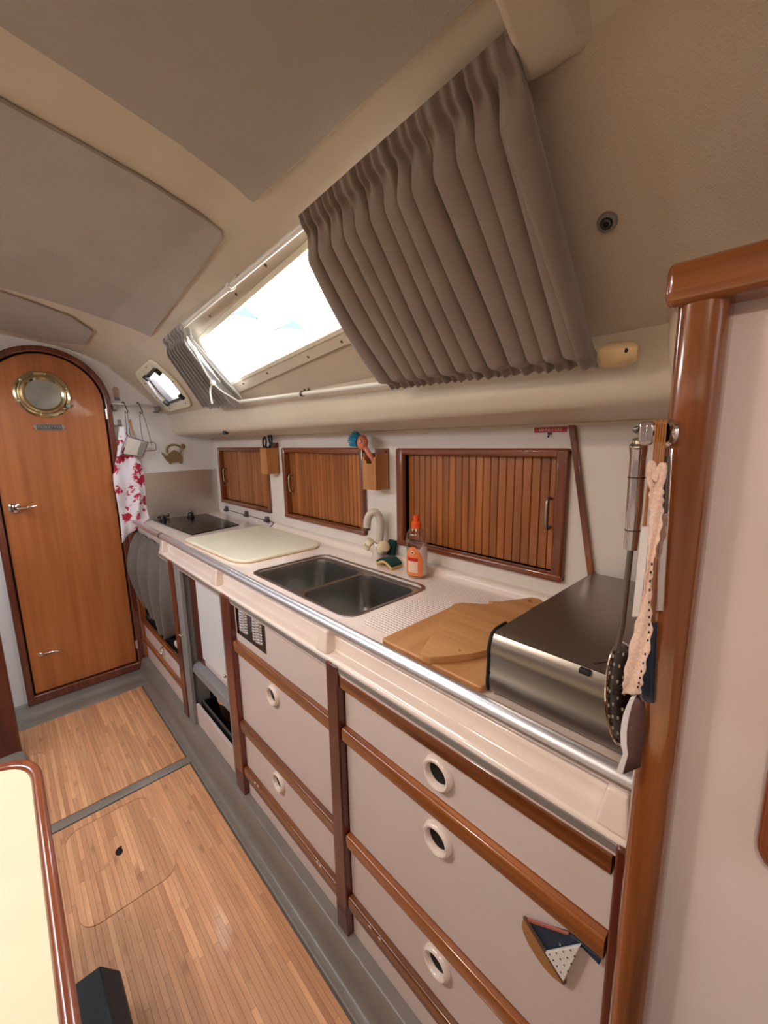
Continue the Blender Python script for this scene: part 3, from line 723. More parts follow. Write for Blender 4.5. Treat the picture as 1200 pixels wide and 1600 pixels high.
mb = MB(); mb.tube([(.572, 2.225, .876), (.572, 2.79, .876)], .003, 8); obj('elastic_wire', mb, M['whitecord'], t)

# ------------------------------------------------------------------ worktop
CZ = .935
ct = thing('worktop', 'long glossy cream moulded worktop with raised front edge', 'worktop', (.82, 1.48, .845))
SK = (.630, .952, .822, 1.385)
mb = MB(); mb.plate(rect(.596, 1.086, .102, 2.838), [rounded(rect(*SK), .045, 6)], lambda u, v, w: (u, v, CZ - w), .035)
obj('work_surface', mb, M['counter'], ct, bevel=.003)
fid = [(.570, .846), (.536, .8465), (.5325, .849), (.5315, .853), (.5315, .873), (.5325, .877), (.5355, .8795), (.556, .8805), (.561, .8825), (.5635, .887), (.565, .910), (.5662, .9155), (.569, .9185), (.574, .9195), (.588, .920), (.594, .923), (.597, .934)]
mb = MB(); mb.sweep([(p[0], p[1]) for p in fid], .115, 2.215, 1)
n = len(fid); mb.add([(p[0], 2.215, p[1]) for p in fid], [tuple(range(n))]); mb.add([(.597, .115, .846), (.597, 2.215, .846), (.597, 2.215, .934), (.597, .115, .934)], [(0, 1, 2, 3)])
obj('front_fiddle', mb, M['counter'], ct, ang=45)
mb = MB(); mb.box(.570, .60, 2.215, 2.838, .880, .930); obj('edge_lip', mb, M['counter'], ct, bevel=.006, seg=3)
mb = MB(); mb.box(.5290, .5318, .115, 2.214, .857, .871); obj('trim_strip', mb, M['strip'], ct, bevel=.001)
for y in (2.190, 1.515, .815, .139):
    hw = .024 if y > .2 else .023
    lo = [(.533, y - hw, .879), (.575, y - hw, .879), (.575, y + hw, .879), (.533, y + hw, .879)]
    hi = [(.544, y - hw + .009, .936), (.585, y - hw + .009, .936), (.585, y + hw - .009, .936), (.544, y + hw - .009, .936)]
    obj('rail_pad', MB().hexa(lo, hi), M['counter'], ct, bevel=.005, seg=4)
bl = arc([(1.035, .9352), (1.050, .938), (1.058, .947), (1.064, .958), (1.072, .963), (1.089, .9635)], 5)
mb = MB(); mb.sweep([(p[0], p[1]) for p in bl], .11, 2.030, 1); n = len(bl); mb.add([(p[0], 2.030, p[1]) for p in bl] + [(1.089, 2.030, .935)], [tuple(range(n + 1))])
obj('back_ledge', mb, M['counter'], ct, ang=50)
mb = MB(); mb.plate(rounded([(.635, .17), (.635, .785), (.945, .785), (1.015, .90), (1.025, .80), (1.025, .17)], .03), [], lambda u, v, w: (u, v, CZ + w), .0012)
obj('drainer_tread', mb, M['tread'], ct)
t = thing('handrail', 'long satin aluminium guard rail along the front of the worktop', 'rail', (.560, 1.45, .934))
mb = MB(); mb.tube([(.560, .113, .9475), (.560, 2.78, .9475)], .0150, 20); obj('tube', mb, M['alu'], t, ang=60)
mb = MB()
for k in range(3): mb.tube([(.560, 2.232 + k * .010, .9475), (.560, 2.237 + k * .010, .9475)], .0158, 20)
obj('joint_ring', mb, M['badge'], t, ang=60)
# sink
sk = thing('sink', 'double bowl stainless sink set in the worktop', 'sink', (.79, 1.10, .76))
x0, x1, y0, y1 = SK
mid = 1.098
mb = MB(); mb.plate(rounded(rect(x0 + .001, x1 - .001, y0 + .001, y1 - .001), .044, 6), [rounded(rect(x0 + .016, x1 - .030, y0 + .018, mid - .009), .045, 6), rounded(rect(x0 + .016, x1 - .030, mid + .009, y1 - .018), .045, 6)], lambda u, v, w: (u, v, CZ - .006 - w), .004)
obj('sink_rim', mb, M['sink'], sk, bevel=.0015)
mb = MB(); mb.plate(rounded(rect(x0 - .008, x1 + .008, y0 - .008, y1 + .008), .05, 6), [rounded(rect(x0 + .004, x1 - .004, y0 + .004, y1 - .004), .042, 6)], lambda u, v, w: (u, v, CZ + .0004 + w), .0026)
obj('sink_flange', mb, M['sink'], sk, bevel=.001)
for ya, yb in ((y0 + .018, mid - .009), (mid + .009, y1 - .018)):
    mb = MB(); rings = []
    for ins, z in ((0, -.0065), (.002, -.02), (.006, -.11), (.012, -.145), (.028, -.160), (.06, -.163)):
        rings.append([(u, v, CZ + z) for u, v in rounded(rect(x0 + .016 + ins, x1 - .030 - ins, ya + ins, yb - ins), .045, 6)])
    n = len(rings[0]); vs = [p for r in rings for p in r]
    fs = [(i * n + k, i * n + (k + 1) % n, (i + 1) * n + (k + 1) % n, (i + 1) * n + k) for i in range(len(rings) - 1) for k in range(n)] + [tuple((len(rings) - 1) * n + k for k in range(n))]
    bw = obj('bowl', mb.add(vs, fs), M['sink'], sk, ang=60)
    obj('drain', MB().lathe([(.028, .0015), (.024, .003), (.001, .001)], ((x0 + x1) / 2, (ya + yb) / 2, CZ - .1635), n=20), M['darkchrome'], bw)
# hob
hb = thing('hob', 'black glass two-ring hob beside the steel splashback', 'hob', (.835, 2.50, CZ))
mb = MB(); mb.plate(rounded([(.690, 2.195), (.975, 2.262), (.985, 2.80), (.665, 2.815)], .008, 3), [], lambda u, v, w: (u, v, CZ + w), .006); obj('glass_plate', mb, M['hob'], hb, bevel=.0015)
for cx, cy, r in ((.80, 2.40, .085), (.83, 2.64, .065)):
    obj('cooking_ring', MB().lathe([(r, .0058), (r, .0064), (r + .003, .0064), (r + .003, .0058)], (cx, cy, CZ), n=40, closed=True), M['hobring'], hb)
for cx, cy in ((.705, 2.745), (.868, 2.745)):
    kb = obj('knob', MB().lathe([(.022, .006), (.022, .012), (.019, .014), (.018, .028), (.014, .033), (.001, .033)], (cx, cy, CZ), n=18), M['black'], hb)
    obj('knob_grip', MB().box(cx - .006, cx + .006, cy - .020, cy + .020, CZ + .014, CZ + .042), M['black'], kb, bevel=.003)
# ivory cover over part of the worktop
mb = MB(); mb.prism(rounded([(.618, 2.09), (.632, 1.56), (.668, 1.495), (1.00, 1.495), (1.040, 1.56), (1.050, 2.11)], [.03, .05, .05, .05, .05, .03], 6), CZ, CZ + .014, 'z')
t = thing('cutting_board', 'flat ivory board lying on the worktop between hob and sink', 'board', (.83, 1.8, CZ))
obj('board', mb, M['lid'], t, bevel=.004, seg=3)
obj('finger_dimple', MB().lathe([(.001, .0148), (.016, .0145), (.018, .0142)], (.965, 1.79, CZ), n=20, sx=.7, sy=1.2), M['fishwhite'], t)
mb = MB(); mb.prism(rounded([(.6165, 2.09), (.6305, 1.56), (.667, 1.4935), (1.001, 1.4935), (1.0415, 1.56), (1.0515, 2.11)], [.03, .05, .05, .05, .05, .03], 6), CZ + .0004, CZ + .0032, 'z'); obj('rubber_edge', mb, M['holder'], t)
# hinge rod behind the lid
t = thing('hinge_rod', 'thin black rod with three clips along the wall behind the hob', 'hinge', (1.08, 2.4, .950))
mb = MB(); mb.tube([(1.080, 2.06, .964), (1.080, 2.74, .966)], .0028, 8); mb.tube(arc([(1.080, 2.06, .964), (1.072, 2.045, .958), (1.055, 2.04, .950), (1.04, 2.045, .940)], 5), .0028, 8); obj('rod', mb, M['badge'], t)
for y in (2.135, 2.40, 2.70):
    mb = MB(); mb.box(1.068, 1.089, y - .022, y + .018, .956, .972); mb.box(1.076, 1.089, y - .016, y + .014, .966, .988); obj('clip', mb, M['badge'], t, bevel=.002)
# small brass latch at the hob corner
mb = MB(); mb.tube([(.70, 2.826, .958), (.76, 2.826, .958)], .004, 8); mb.tube([(.76, 2.826 , .947), (.76, 2.826, .97)], .004, 8); mb.box(.695, .765, 2.830, 2.841, .944, .952)
tag(obj('latch', mb, M['brass']), 'little brass latch at the foot of the steel splashback', 'latch')
# splashback
mb = MB(); mb.box(.545, 1.088, 2.835, 2.8415, .925, 1.232); tag(obj('splashback', mb, M['splash'], bevel=.001), 'brushed steel splashback behind the hob', 'splashback')

# ------------------------------------------------------------------ tambour lockers
def tambour(lbl, o_, i_, handle_y, hz, pitch):
    y0, y1, z0, z1 = o_; a, b_, c, d = i_
    t = thing('tambour_cupboard', lbl, 'cupboard', (1.09, (y0 + y1) / 2, z0), 'tambour cupboards above the worktop')
    X0, X1 = 1.074, 1.118
    def member(poly_lo, nm, mat, y, z):
        pass
    fr_o = rounded(rect(y0, y1, z0, z1), .012, 4)
    mb = MB(); mb.box(X0, X1, y0, y1, z1 - (z1 - d), z1); obj('frame_rail', mb, M['frame_y'], t, bevel=.008, seg=3)
    mb = MB(); mb.box(X0 - .004, X1, y0, y1, z0, c); obj('frame_rail', mb, M['frame_y'], t, bevel=.008, seg=3)
    mb = MB(); mb.box(X0 - .0015, X1, y0, a, z0 + .001, z1 - .001); obj('frame_stile', mb, M['frame_z'], t, bevel=.008, seg=3)
    mb = MB(); mb.box(X0 - .0015, X1, b_, y1, z0 + .001, z1 - .001); obj('frame_stile', mb, M['frame_z'], t, bevel=.008, seg=3)
    n = round((b_ - a) / pitch); p = (b_ - a) / n; first = None
    for k in range(n):
        yy = a + k * p
        if first is None:
            pr_ = [(yy + .0006, 1.118), (yy + .0006, 1.108), (yy + .0024, 1.1055), (yy + p - .0024, 1.1055), (yy + p - .0006, 1.108), (yy + p - .0006, 1.118)]
            mb = MB(); mb.hexa([(x, y, c - .002) for y, x in pr_], [(x, y, d + .002) for y, x in pr_])
            first = obj('slat', mb, M['slat'], t, smooth=False)
        else:
            s_ = first.copy(); COL.objects.link(s_); s_.parent = t; s_.location = (0, k * p, 0); ORG[s_.name] = ORG[t.name].copy()
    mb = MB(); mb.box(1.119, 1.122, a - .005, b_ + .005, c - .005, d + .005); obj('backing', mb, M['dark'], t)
    mb = MB(); mb.tube(arc([(1.106, handle_y, hz + .040), (1.088, handle_y, hz + .042), (1.080, handle_y, hz + .030), (1.079, handle_y, hz), (1.080, handle_y, hz - .030), (1.088, handle_y, hz - .042), (1.106, handle_y, hz - .040)], 5), .0048, 10); obj('handle', mb, M['pewter'], t)
T_OUT = [(.452, 1.084, 1.009, 1.372), (1.268, 1.916, 1.012, 1.374), (2.080, 2.752, 1.012, 1.376)]
tambour('large slatted mahogany cupboard behind the orange soap bottle', T_OUT[0], T_IN[0], .506, 1.194, .0272)
tambour('middle slatted mahogany cupboard behind the scrubbing brush', T_OUT[1], T_IN[1], 1.862, 1.193, .0272)
tambour('smallest-looking slatted mahogany cupboard above the hob clips', T_OUT[2], T_IN[2], 2.690, 1.195, .0272)
# slanted batten on the wall
mb = MB(); mb.hexa([(1.0895, .388, 1.045), (1.0895, .372, 1.045), (1.078, .372, 1.045), (1.078, .388, 1.045)], [(1.0895, .460, 1.432), (1.0895, .444, 1.432), (1.078, .444, 1.432), (1.078, .460, 1.432)])
struct('trim_6', mb, M['maho_z'], bevel=.002)

# ------------------------------------------------------------------ things on the wall
def holder(lbl, y0, y1, z0, zf, zb, notch):
    t = thing('utensil_box', lbl, 'holder', (1.056, (y0 + y1) / 2, z0)); x0, x1 = 1.018, 1.089
    th = .006
    if notch:
        w = y1 - y0; fp = [(y0, z0), (y1, z0), (y1, zf), (y1 - .012, zf), (y1 - .012, zf - .012), (y1 - .022, zf - .012), (y1 - .022, zf - .024), (y0 + .022, zf - .024), (y0 + .022, zf - .010), (y0 + .012, zf - .010), (y0 + .012, zf), (y0, zf)]
    else: fp = [(y0, z0), (y1, z0), (y1, zf), (y0, zf)]
    obj('front_board', MB().prism(fp, x0, x0 + th, 'x'), M['holder'], t, bevel=.001, smooth=False)
    for y in (y0, y1 - th):
        obj('side_board', MB().box(x0 + th, x1 - .006, y, y + th, z0, zf + (.0 if not notch else .014)), M['holder'], t, bevel=.001, smooth=False)
    obj('base_board', MB().box(x0 + th, x1 - .006, y0 + th, y1 - th, z0, z0 + th), M['holder'], t)
    bb = obj('back_board', MB().box(x1 - .006, x1, y0, y1, z0, zb), M['frame_z'], t, bevel=.001)
    for y, z in ((y0 + .010, zb - .012), (y0 + .010, z0 + .012)):
        obj('screw', MB().lathe([(.001, -.001), (.003, -.001), (.003, .001)], (x1 - .0065, y, z), (1, 0, 0), 8), M['dark'], bb)
holder('square wooden wall box holding the black scissors', 1.966, 2.034, 1.239, 1.372, 1.400, False)
holder('notched wooden wall box holding the scrubbing brush', 1.132, 1.206, 1.217, 1.340, 1.370, True)
# scissors
t = thing('scissors', 'black-handled scissors in the square wooden box', 'scissors', (1.05, 2.0, 1.25))
mb = MB(); mb.prism([(1.990, 1.25), (2.000, 1.25), (2.006, 1.365), (1.990, 1.365)], 1.048, 1.051, 'x'); obj('blades', mb, M['chrome'], t)
def ring_(cy, cz, ry, rz, tilt, x=1.010):
    pts = []
    for k in range(24):
        a = 2 * PI * k / 24; u = ry * math.cos(a); w = rz * math.sin(a)
        pts.append((x, cy + u * math.cos(tilt) - w * math.sin(tilt), cz + u * math.sin(tilt) + w * math.cos(tilt)))
    return pts
mb = MB(); mb.tube(ring_(2.030, 1.402, .017, .027, .25, 1.045), .0052, 8, True); obj('finger_loop', mb, M['black'], t)
mb = MB(); mb.tube(ring_(1.966, 1.418, .014, .027, -.2, 1.045), .0052, 8, True); obj('finger_loop', mb, M['black'], t)
mb = MB(); mb.tube([(1.048, 2.020, 1.380), (1.048, 2.003, 1.362), (1.048, 1.999, 1.335)], [.006, .009, .008], 8); mb.tube([(1.048, 1.972, 1.393), (1.048, 1.990, 1.368), (1.048, 1.997, 1.335)], [.006, .009, .008], 8); obj('handles', mb, M['black'], t)
# scrubbing brush
t = thing('dish_brush', 'pink octopus-shaped dish brush with blue bristles in the notched box', 'brush', (1.04, 1.17, 1.24))
mb = MB(); mb.tube(arc([(1.052, 1.146, 1.240), (1.044, 1.156, 1.30), (1.034, 1.178, 1.345), (1.023, 1.203, 1.386)], 5), [.007] * 5 + [.0075] * 5 + [.0095] * 6, 12); obj('handle', mb, M['pink'], t)
hd = MB().ball((1.022, 1.208, 1.395), (.020, .026, .028), 18); hh = obj('head', hd, M['pink'], t)
for y, z in ((1.194, 1.404), (1.199, 1.391)):
    obj('eye', MB().ball((1.0035, y, z), .0022, 8), M['black'], hh)
obj('mouth', MB().tube(ring_(1.190, 1.397, .003, .003, 0, 1.004), .0008, 6, True), M['black'], hh)
mb = MB()
dirn = Vector((-.15, .93, .30)).normalized(); e1 = dirn.orthogonal().normalized(); e2 = dirn.cross(e1)
for i in range(90):
    a = i * 2.39996; r = .024 * math.sqrt((i + .5) / 90)
    p0 = Vector((1.020, 1.222, 1.399)) + (e1 * math.cos(a) + e2 * math.sin(a)) * r
    mb.tube([p0, p0 + dirn * .034 + (e1 * math.cos(a) + e2 * math.sin(a)) * r * .35], [.0022, .0014], 5)
br = obj('bristles', mb, M['blue'], t); br['kind'] = 'stuff'
# embossed label and tiny hook
lm = Matrix(((0, 0, -1, 0), (-1, 0, 0, 0), (0, 1, 0, 0), (0, 0, 0, 1)))
t = thing('label_tape', 'red embossed label tape at the top of the wall by the batten', 'label', (1.089, .51, 1.412))
mb = MB(); mb.box(1.0878, 1.0892, .467, .556, 1.4135, 1.4265); obj('tape', mb, M['red'], t)
text('lettering', 'VANNE A GAZ', .0092, Matrix.Translation((1.0875, .5105, 1.4199)) @ lm, M['redtext'], t, .0003, 1.05)
mb = MB(); mb.tube(arc([(1.086, .512, 1.413), (1.084, .512, 1.405), (1.081, .512, 1.401), (1.077, .512, 1.405)], 4), .0016, 6); mb.box(1.083, 1.089, .508, .516, 1.408, 1.413)
tag(obj('cup_hook', mb, M['black']), 'tiny dark hook under the red label tape', 'hook')
# black press stud on the overhang
mb = MB(); mb.box(.850, .870, 2.06, 2.09, 1.445, 1.463); tag(obj('stud', mb, M['black'], bevel=.003), 'small black stud on the edge of the cream overhang above the hob', 'stud')
# snap socket on the cream slope
q = Matrix.Translation(slope(.684, .252)) @ SN.to_track_quat('Z', 'Y').to_matrix().to_4x4()
t = thing('snap_socket', 'grey round snap socket on the cream side right of the big curtain', 'socket', slope(.684, .252))
obj('rim', MB().lathe([(.011, .006), (.0125, .0055), (.0135, .003), (.0135, 0), (.0085, 0), (.0085, .006)], (0, 0, 0), n=24, closed=True).move(q), M['greygrp'], t)
obj('cup', MB().lathe([(.0085, .003), (.004, .003), (.004, .008), (.0062, .007), (.0062, .004)], (0, 0, 0), n=20).move(q), M['badge'], t)
obj('hole', MB().lathe([(.001, .0084), (.0032, .0084), (.0034, .0078)], (0, 0, 0), n=12).move(q), M['dark'], t)

# ------------------------------------------------------------------ tap, sponge, bottle
t = thing('tap', 'beige mixer tap with two ivory knobs behind the sink', 'tap', (1.050, 1.160, CZ))
obj('body', MB().lathe([(.026, 0), (.027, .006), (.024, .03), (.023, .055), (.020, .066), (.017, .072), (.001, .072)], (1.050, 1.160, CZ), n=24), M['tap'], t)
sp_ = arc([(1.051, 1.158, CZ + .068), (1.053, 1.150, CZ + .12), (1.052, 1.148, CZ + .160), (1.046, 1.154, CZ + .185), (1.035, 1.164, CZ + .194), (1.024, 1.176, CZ + .186), (1.018, 1.184, CZ + .165), (1.016, 1.187, CZ + .135)], 5)
so = obj('spout', MB().tube(sp_, .0150, 14), M['tap'], t, ang=60)
obj('aerator', MB().tube([(1.016, 1.187, CZ + .136), (1.0155, 1.188, CZ + .125)], .0154, 14), M['darkchrome'], t)
obj('collar', MB().lathe([(.0172, .069), (.0172, .075), (.0150, .076), (.0150, .069)], (1.051, 1.158, CZ), n=20, closed=True), M['chrome'], t)
for (dy, dx, zz, kk) in ((.046, -.012, .062, 0), (-.042, -.010, .058, 1)):
    dv = Vector((dx, dy, .030)).normalized(); c0 = Vector((1.048, 1.160, CZ + .034))
    obj('valve_arm', MB().tube([c0, c0 + dv * .034], [.017, .016], 14), M['tap'], t)
    kb = obj('tap_knob', MB().lathe([(.018, 0), (.024, .004), (.0255, .018), (.022, .032), (.012, .038), (.001, .039)], c0 + dv * .033, dv, 22), M['tapknob'], t)
    for j in range(3 if kk == 0 else 1):
        # dark marks on the knob facing the room
        u0 = Vector((-1, 0, .25)); u0 = (u0 - dv * u0.dot(dv)).normalized()
        p = c0 + dv * (.033 + .009 + j * .006) + u0 * .0250
        e_ = dv.cross(u0) * .008
        obj('knob_mark', MB().tube([p - e_ * .7 - u0 * .0012, p, p + e_ * .7 - u0 * .0012], .0010, 6), M['black'], kb)
t = thing('sponge', 'green and yellow scouring sponge curled beside the tap', 'sponge', (1.020, 1.075, CZ))
def spg(uu, vv, lo, hi):
    y = 1.030 + .092 * uu; x = .992 + .058 * vv + .010 * uu
    arch_ = .016 * math.sin(PI * uu)
    return lambda k: (x, y, CZ + .001 + arch_ + (hi if k else lo))
for lo, hi, mt, nm in ((0, .010, 'spongeyellow', 'foam'), (.0102, .019, 'spongegreen', 'scourer')):
    mb = MB(); n_ = 10
    P = lambda i, j, k: spg(i / n_, j, lo, hi)(k)
    vs = [P(i, j, k) for i in range(n_ + 1) for j in (0, 1) for k in (0, 1)]
    fs = []
    for i in range(n_):
        a = i * 4; c = a + 4
        fs += [(a, a + 2, c + 2, c), (a + 1, c + 1, c + 3, a + 3), (a, c, c + 1, a + 1), (a + 2, a + 3, c + 3, c + 2)]
    fs += [(0, 1, 3, 2), (n_ * 4, n_ * 4 + 2, n_ * 4 + 3, n_ * 4 + 1)]
    obj(nm, mb.add(vs, fs), M[mt], t, bevel=.003)
mb = MB(); mb.hexa([(1.052, 1.085, .966), (1.070, 1.085, .966), (1.070, 1.130, .966), (1.052, 1.130, .966)], [(1.072, 1.087, 1.022), (1.086, 1.087, 1.022), (1.086, 1.128, 1.022), (1.072, 1.128, 1.022)])
tag(obj('scouring_pad', mb, M['spongegreen'], bevel=.005), 'dark green pad leaning on the wall behind the tap', 'sponge')
bx, by = 1.012, .924
t = thing('soap_bottle', 'clear washing-up bottle with orange cap and orange label', 'bottle', (bx, by, CZ))
bp = [(.001, 0), (.030, .001), (.034, .006), (.035, .020), (.034, .055), (.0335, .085), (.036, .115), (.0365, .130), (.033, .150), (.024, .165), (.014, .172), (.012, .176)]
obj('bottle_body', MB().lathe(bp, (bx, by, CZ + .0015), n=32, sx=.86, sy=1.12), M['bottle'], t, ang=60)
obj('soap', MB().lathe([(.001, .002), (.0285, .003), (.0325, .008), (.0335, .020), (.033, .036), (.001, .036)], (bx, by, CZ + .0015), n=28, sx=.86, sy=1.12), M['soap'], t, ang=60)
cp = obj('cap', MB().lathe([(.016, .172), (.0165, .174), (.0165, .190), (.014, .193), (.009, .194), (.009, .200), (.0105, .203), (.0085, .216), (.001, .217)], (bx, by, CZ), n=24), M['orange'], t)
def shell(poly_c, half, zlo, zhi, off, mat, nm, par, nn=16, shape=None):
    mb = MB()
    def fn(uu, vv):
        z = zlo + (zhi - zlo) * vv; w = half * (shape(vv) if shape else 1)
        a = poly_c + w * (2 * uu - 1)
        r = .0349 + off; return (bx + r * .86 * math.cos(a), by + r * 1.12 * math.sin(a), CZ + z)
    mb.grid(fn, nn, 12); return obj(nm, mb, mat, par)
oval = lambda v_: max(.12, math.sin(PI * min(.98, max(.02, .15 + .8 * (1 - v_)))) ** .6)
lb = shell(PI + .28, .95, .012, .112, .0012, M['labelorange'], 'label', t, 16, lambda v_: 1.0 if v_ < .55 else max(.15, math.cos((v_ - .55) * 3.1)))
shell(PI + .20, .50, .022, .070, .0017, M['labelpale'], 'label_panel', lb)
shell(PI + .22, .50, .062, .074, .0022, M['labelred'], 'label_banner', lb)
shell(PI + .22, .17, .086, .098, .0020, M['white'], 'label_emblem', lb, 10, lambda v_: math.sin(PI * min(.95, max(.05, v_))) ** .5)
shell(PI + .22, .09, .089, .095, .0025, M['fishbrown'], 'emblem_core', lb, 8)
shell(PI + 1.45, .65, .014, .128, .0008, M['front'], 'back_label', t, 12, lambda v_: 1.0 if v_ < .6 else max(.2, math.cos((v_ - .6) * 3.3)))

# ------------------------------------------------------------------ boards and bread bin
mb = MB(); mb.prism(rounded([(.596, .384), (.596, .657), (.905, .657), (.905, .384)], .012, 4), CZ + .0015, CZ + .0145, 'z')
tag(obj('chopping_board', mb, M['board2'], bevel=.003), 'large rectangular pale wooden chopping board flat on the worktop', 'board')
out = [(.588, .530), (.845, .640), (.868, .630), (.900, .582), (.922, .562), (.928, .588), (.944, .562), (1.005, .528), (1.034, .515), (1.040, .490), (1.020, .474), (.960, .480), (.90, .455), (.84, .430), (.78, .425), (.72, .432), (.665, .452), (.622, .480), (.588, .508)]
mb = MB(); mb.plate(rounded(out, .010, 3), [circle(1.008, .500, .011, 14), circle(.657, .478, .004, 10)], lambda u, v, w: (u, v, CZ + .0152 + w), .015)
tag(obj('chopping_board', mb, M['board'], bevel=.002), 'smaller shaped chopping board with a handle hole, on top of the large board', 'board')
t = thing('bread_bin', 'brushed steel roll-top bread bin at the end of the worktop', 'bread bin', (.85, .265, CZ))
pf = arc([(.6055, .948), (.6025, .962), (.6035, .985), (.6045, 1.005), (.604, 1.022), (.606, 1.036), (.6105, 1.047)], 4)
Y_A, Y_B = .152, .376
prof = [(1.075, CZ + .004), (.616, CZ + .004), (.608, CZ + .010)] + [(p[0], p[1]) for p in pf] + [(.615, 1.0535), (.625, 1.058), (1.075, 1.058)]
mb = MB(); mb.prism(prof, Y_A, Y_B, 'y'); obj('shell', mb, M['steel'], t, bevel=.002, ang=28)
edge = [(x - .002 if x < .7 else x, z + (.0015 if z > 1.04 else -.001 if z < .95 else 0)) for x, z in prof]
mb = MB(); mb.tube([(.605, Y_B + .001, CZ + .012)] + [(p[0] - .001, Y_B + .001, p[1]) for p in pf] + [(.614, Y_B + .001, 1.054), (.626, Y_B + .001, 1.0585), (.66, Y_B + .001, 1.0588)], .0028, 6); obj('side_seal', mb, M['rubber'], t)
mb = MB(); mb.tube([(.6035, Y_B - .002, CZ + .045), (.6015, Y_B + .001, CZ + .048)], .003, 6); obj('side_stop', mb, M['rubber'], t)
mb = MB(); mb.box(.606, .616, .205, .222, 1.045, 1.0535); obj('flap_catch', mb, M['rubber'], t, bevel=.002)
mb = MB(); mb.hexa([(.625, .206, 1.0582), (.650, .192, 1.0582), (.651, .1935, 1.0582), (.626, .2075, 1.0582)], [(.625, .206, 1.0590), (.650, .192, 1.0590), (.651, .1935, 1.0590), (.626, .2075, 1.0590)]); obj('slot', mb, M['rubber'], t)
mb = MB(); mb.hexa([(.665, .187, 1.0582), (.682, .178, 1.0582), (.683, .1795, 1.0582), (.666, .1885, 1.0582)], [(.665, .187, 1.0590), (.682, .178, 1.0590), (.683, .1795, 1.0590), (.666, .1885, 1.0590)]); obj('slot', mb, M['rubber'], t)

# ------------------------------------------------------------------ things hanging on the corner post
t = thing('hook_rack', 'chrome double hook screwed to the side of the glossy post', 'hook', (.48, .112, 1.385))
hx = Vector((-.62, .78, 0)).normalized()
mb = MB(); mb.lathe([(.0135, 0), (.0135, .003), (.011, .006), (.001, .0065)], (.4835, .1060, 1.402), hx, 24); obj('back_disc', mb, M['chrome'], t)
obj('screw', MB().ball((.4795, .1108, 1.402), .003, 8), M['darkchrome'], t)
mb = MB(); mb.tube([(.478, .112, 1.4025), (.474, .1225, 1.4025)], .0095, 14); obj('hook_arm', mb, M['darkchrome'], t)
mb = MB(); mb.prism(rounded([(.1155, 1.3905), (.1295, 1.3905), (.1295, 1.4145), (.1155, 1.4145)], .009, 6), .466, .474, 'x'); hb_ = obj('hook_body', mb, M['chrome'], t, bevel=.002)
obj('hook_block', MB().box(.4635, .467, .1165, .1225, 1.393, 1.411), M['chrome'], hb_, bevel=.001)
obj('hook_ear', MB().tube(arc([(.470, .129, 1.402), (.470, .1315, 1.405), (.470, .1335, 1.409)], 4), [.002, .002, .0022, .0025, .003, .0034, .0036, .0032, .002], 8), M['darkchrome'], hb_)
t = thing('slotted_spoon', 'steel skimmer with a perforated bowl hanging beside the chrome hook', 'spoon', (.51, .139, 1.02))
mb = MB(); mb.tube(arc([(.506, .1395, 1.398), (.508, .1396, 1.391), (.51, .1396, 1.378), (.51, .1388, 1.302), (.51, .1391, 1.280), (.51, .1392, 1.273)], 5), [.003] + [.0060] * 4 + [.0088] * 5 + [.0080] * 5 + [.0072] * 5 + [.0070] * 5 + [.004], 16); hd_ = obj('handle', mb, M['chrome'], t)
mb = MB(); mb.tube([(.51, .1393, 1.356), (.51, .1393, 1.3545)], .0087, 16); obj('handle_band', mb, M['darkchrome'], hd_)
mb = MB(); mb.tube([(.51, .1390, 1.297), (.51, .1390, 1.2955)], .0080, 16); obj('handle_band', mb, M['darkchrome'], hd_)
mb = MB(); mb.tube(arc([(.51, .1393, 1.274), (.51, .1402, 1.23), (.51, .1409, 1.195), (.512, .1418, 1.178), (.515, .1440, 1.162), (.517, .1470, 1.146)], 5), .0033, 8); obj('shaft', mb, M['steel'], t)
BC, BU, BV = Vector((.527, .1395, 1.086)), Vector((.030, -.0085, 0)), Vector((0, .0075, .066))
BN = BU.cross(BV).normalized()
if BN.x > 0: BN = -BN
def bowlp(uu, vv):
    a = 2 * PI * uu; r = vv
    return BC + BU * (r * math.cos(a)) + BV * (r * math.sin(a)) - BN * (.012 * (1 - r * r))
mb = MB(); mb.grid(bowlp, 36, 8); bw = obj('bowl', mb, M['darkchrome'], t, solid=.0008)
obj('bowl_rim', MB().tube([bowlp(k / 36, 1.0) for k in range(36)], .0015, 6, True), M['chrome'], bw)
for rr, nn in ((.28, 5), (.54, 10), (.80, 15)):
    for k in range(nn):
        p = bowlp(k / nn + rr * .3, rr) + BN * .0006; obj('hole', MB().ball(p, (.0016, .0013, .0026), 8), M['lid'], bw)
t = thing('bottle_opener', 'long flat chrome utensil hanging between the lace and the post', 'utensil', (.472, .102, 1.21))
mb = MB(); mb.hexa([(.4705, .0945, 1.225), (.4705, .1010, 1.224), (.4730, .1010, 1.224), (.4730, .0945, 1.225)], [(.4705, .1005, 1.388), (.4705, .1085, 1.388), (.4730, .1085, 1.388), (.4730, .1005, 1.388)]); op_ = obj('blade', mb, M['chrome'], t, bevel=.0008)
mb = MB(); mb.tube([(.4700, .1050, 1.380), (.4700, .1025, 1.325)], .0030, 10); obj('grip', mb, M['darkchrome'], op_)
t = thing('fish_hanger', 'string of white-edged wooden fish with tan cord and pink lace on the chrome hook', 'decoration', (.465, .112, 1.03))
mb = MB()
for k in range(5):
    y = .1141 - k * .0020
    mb.tube(arc([(.470, y, 1.4135), (.4635, y, 1.413), (.4622, y - .0003, 1.400), (.4622, y - .0006, 1.385), (.4625, y - .0010, 1.362 + .003 * (k % 2))], 4), .00088, 6)
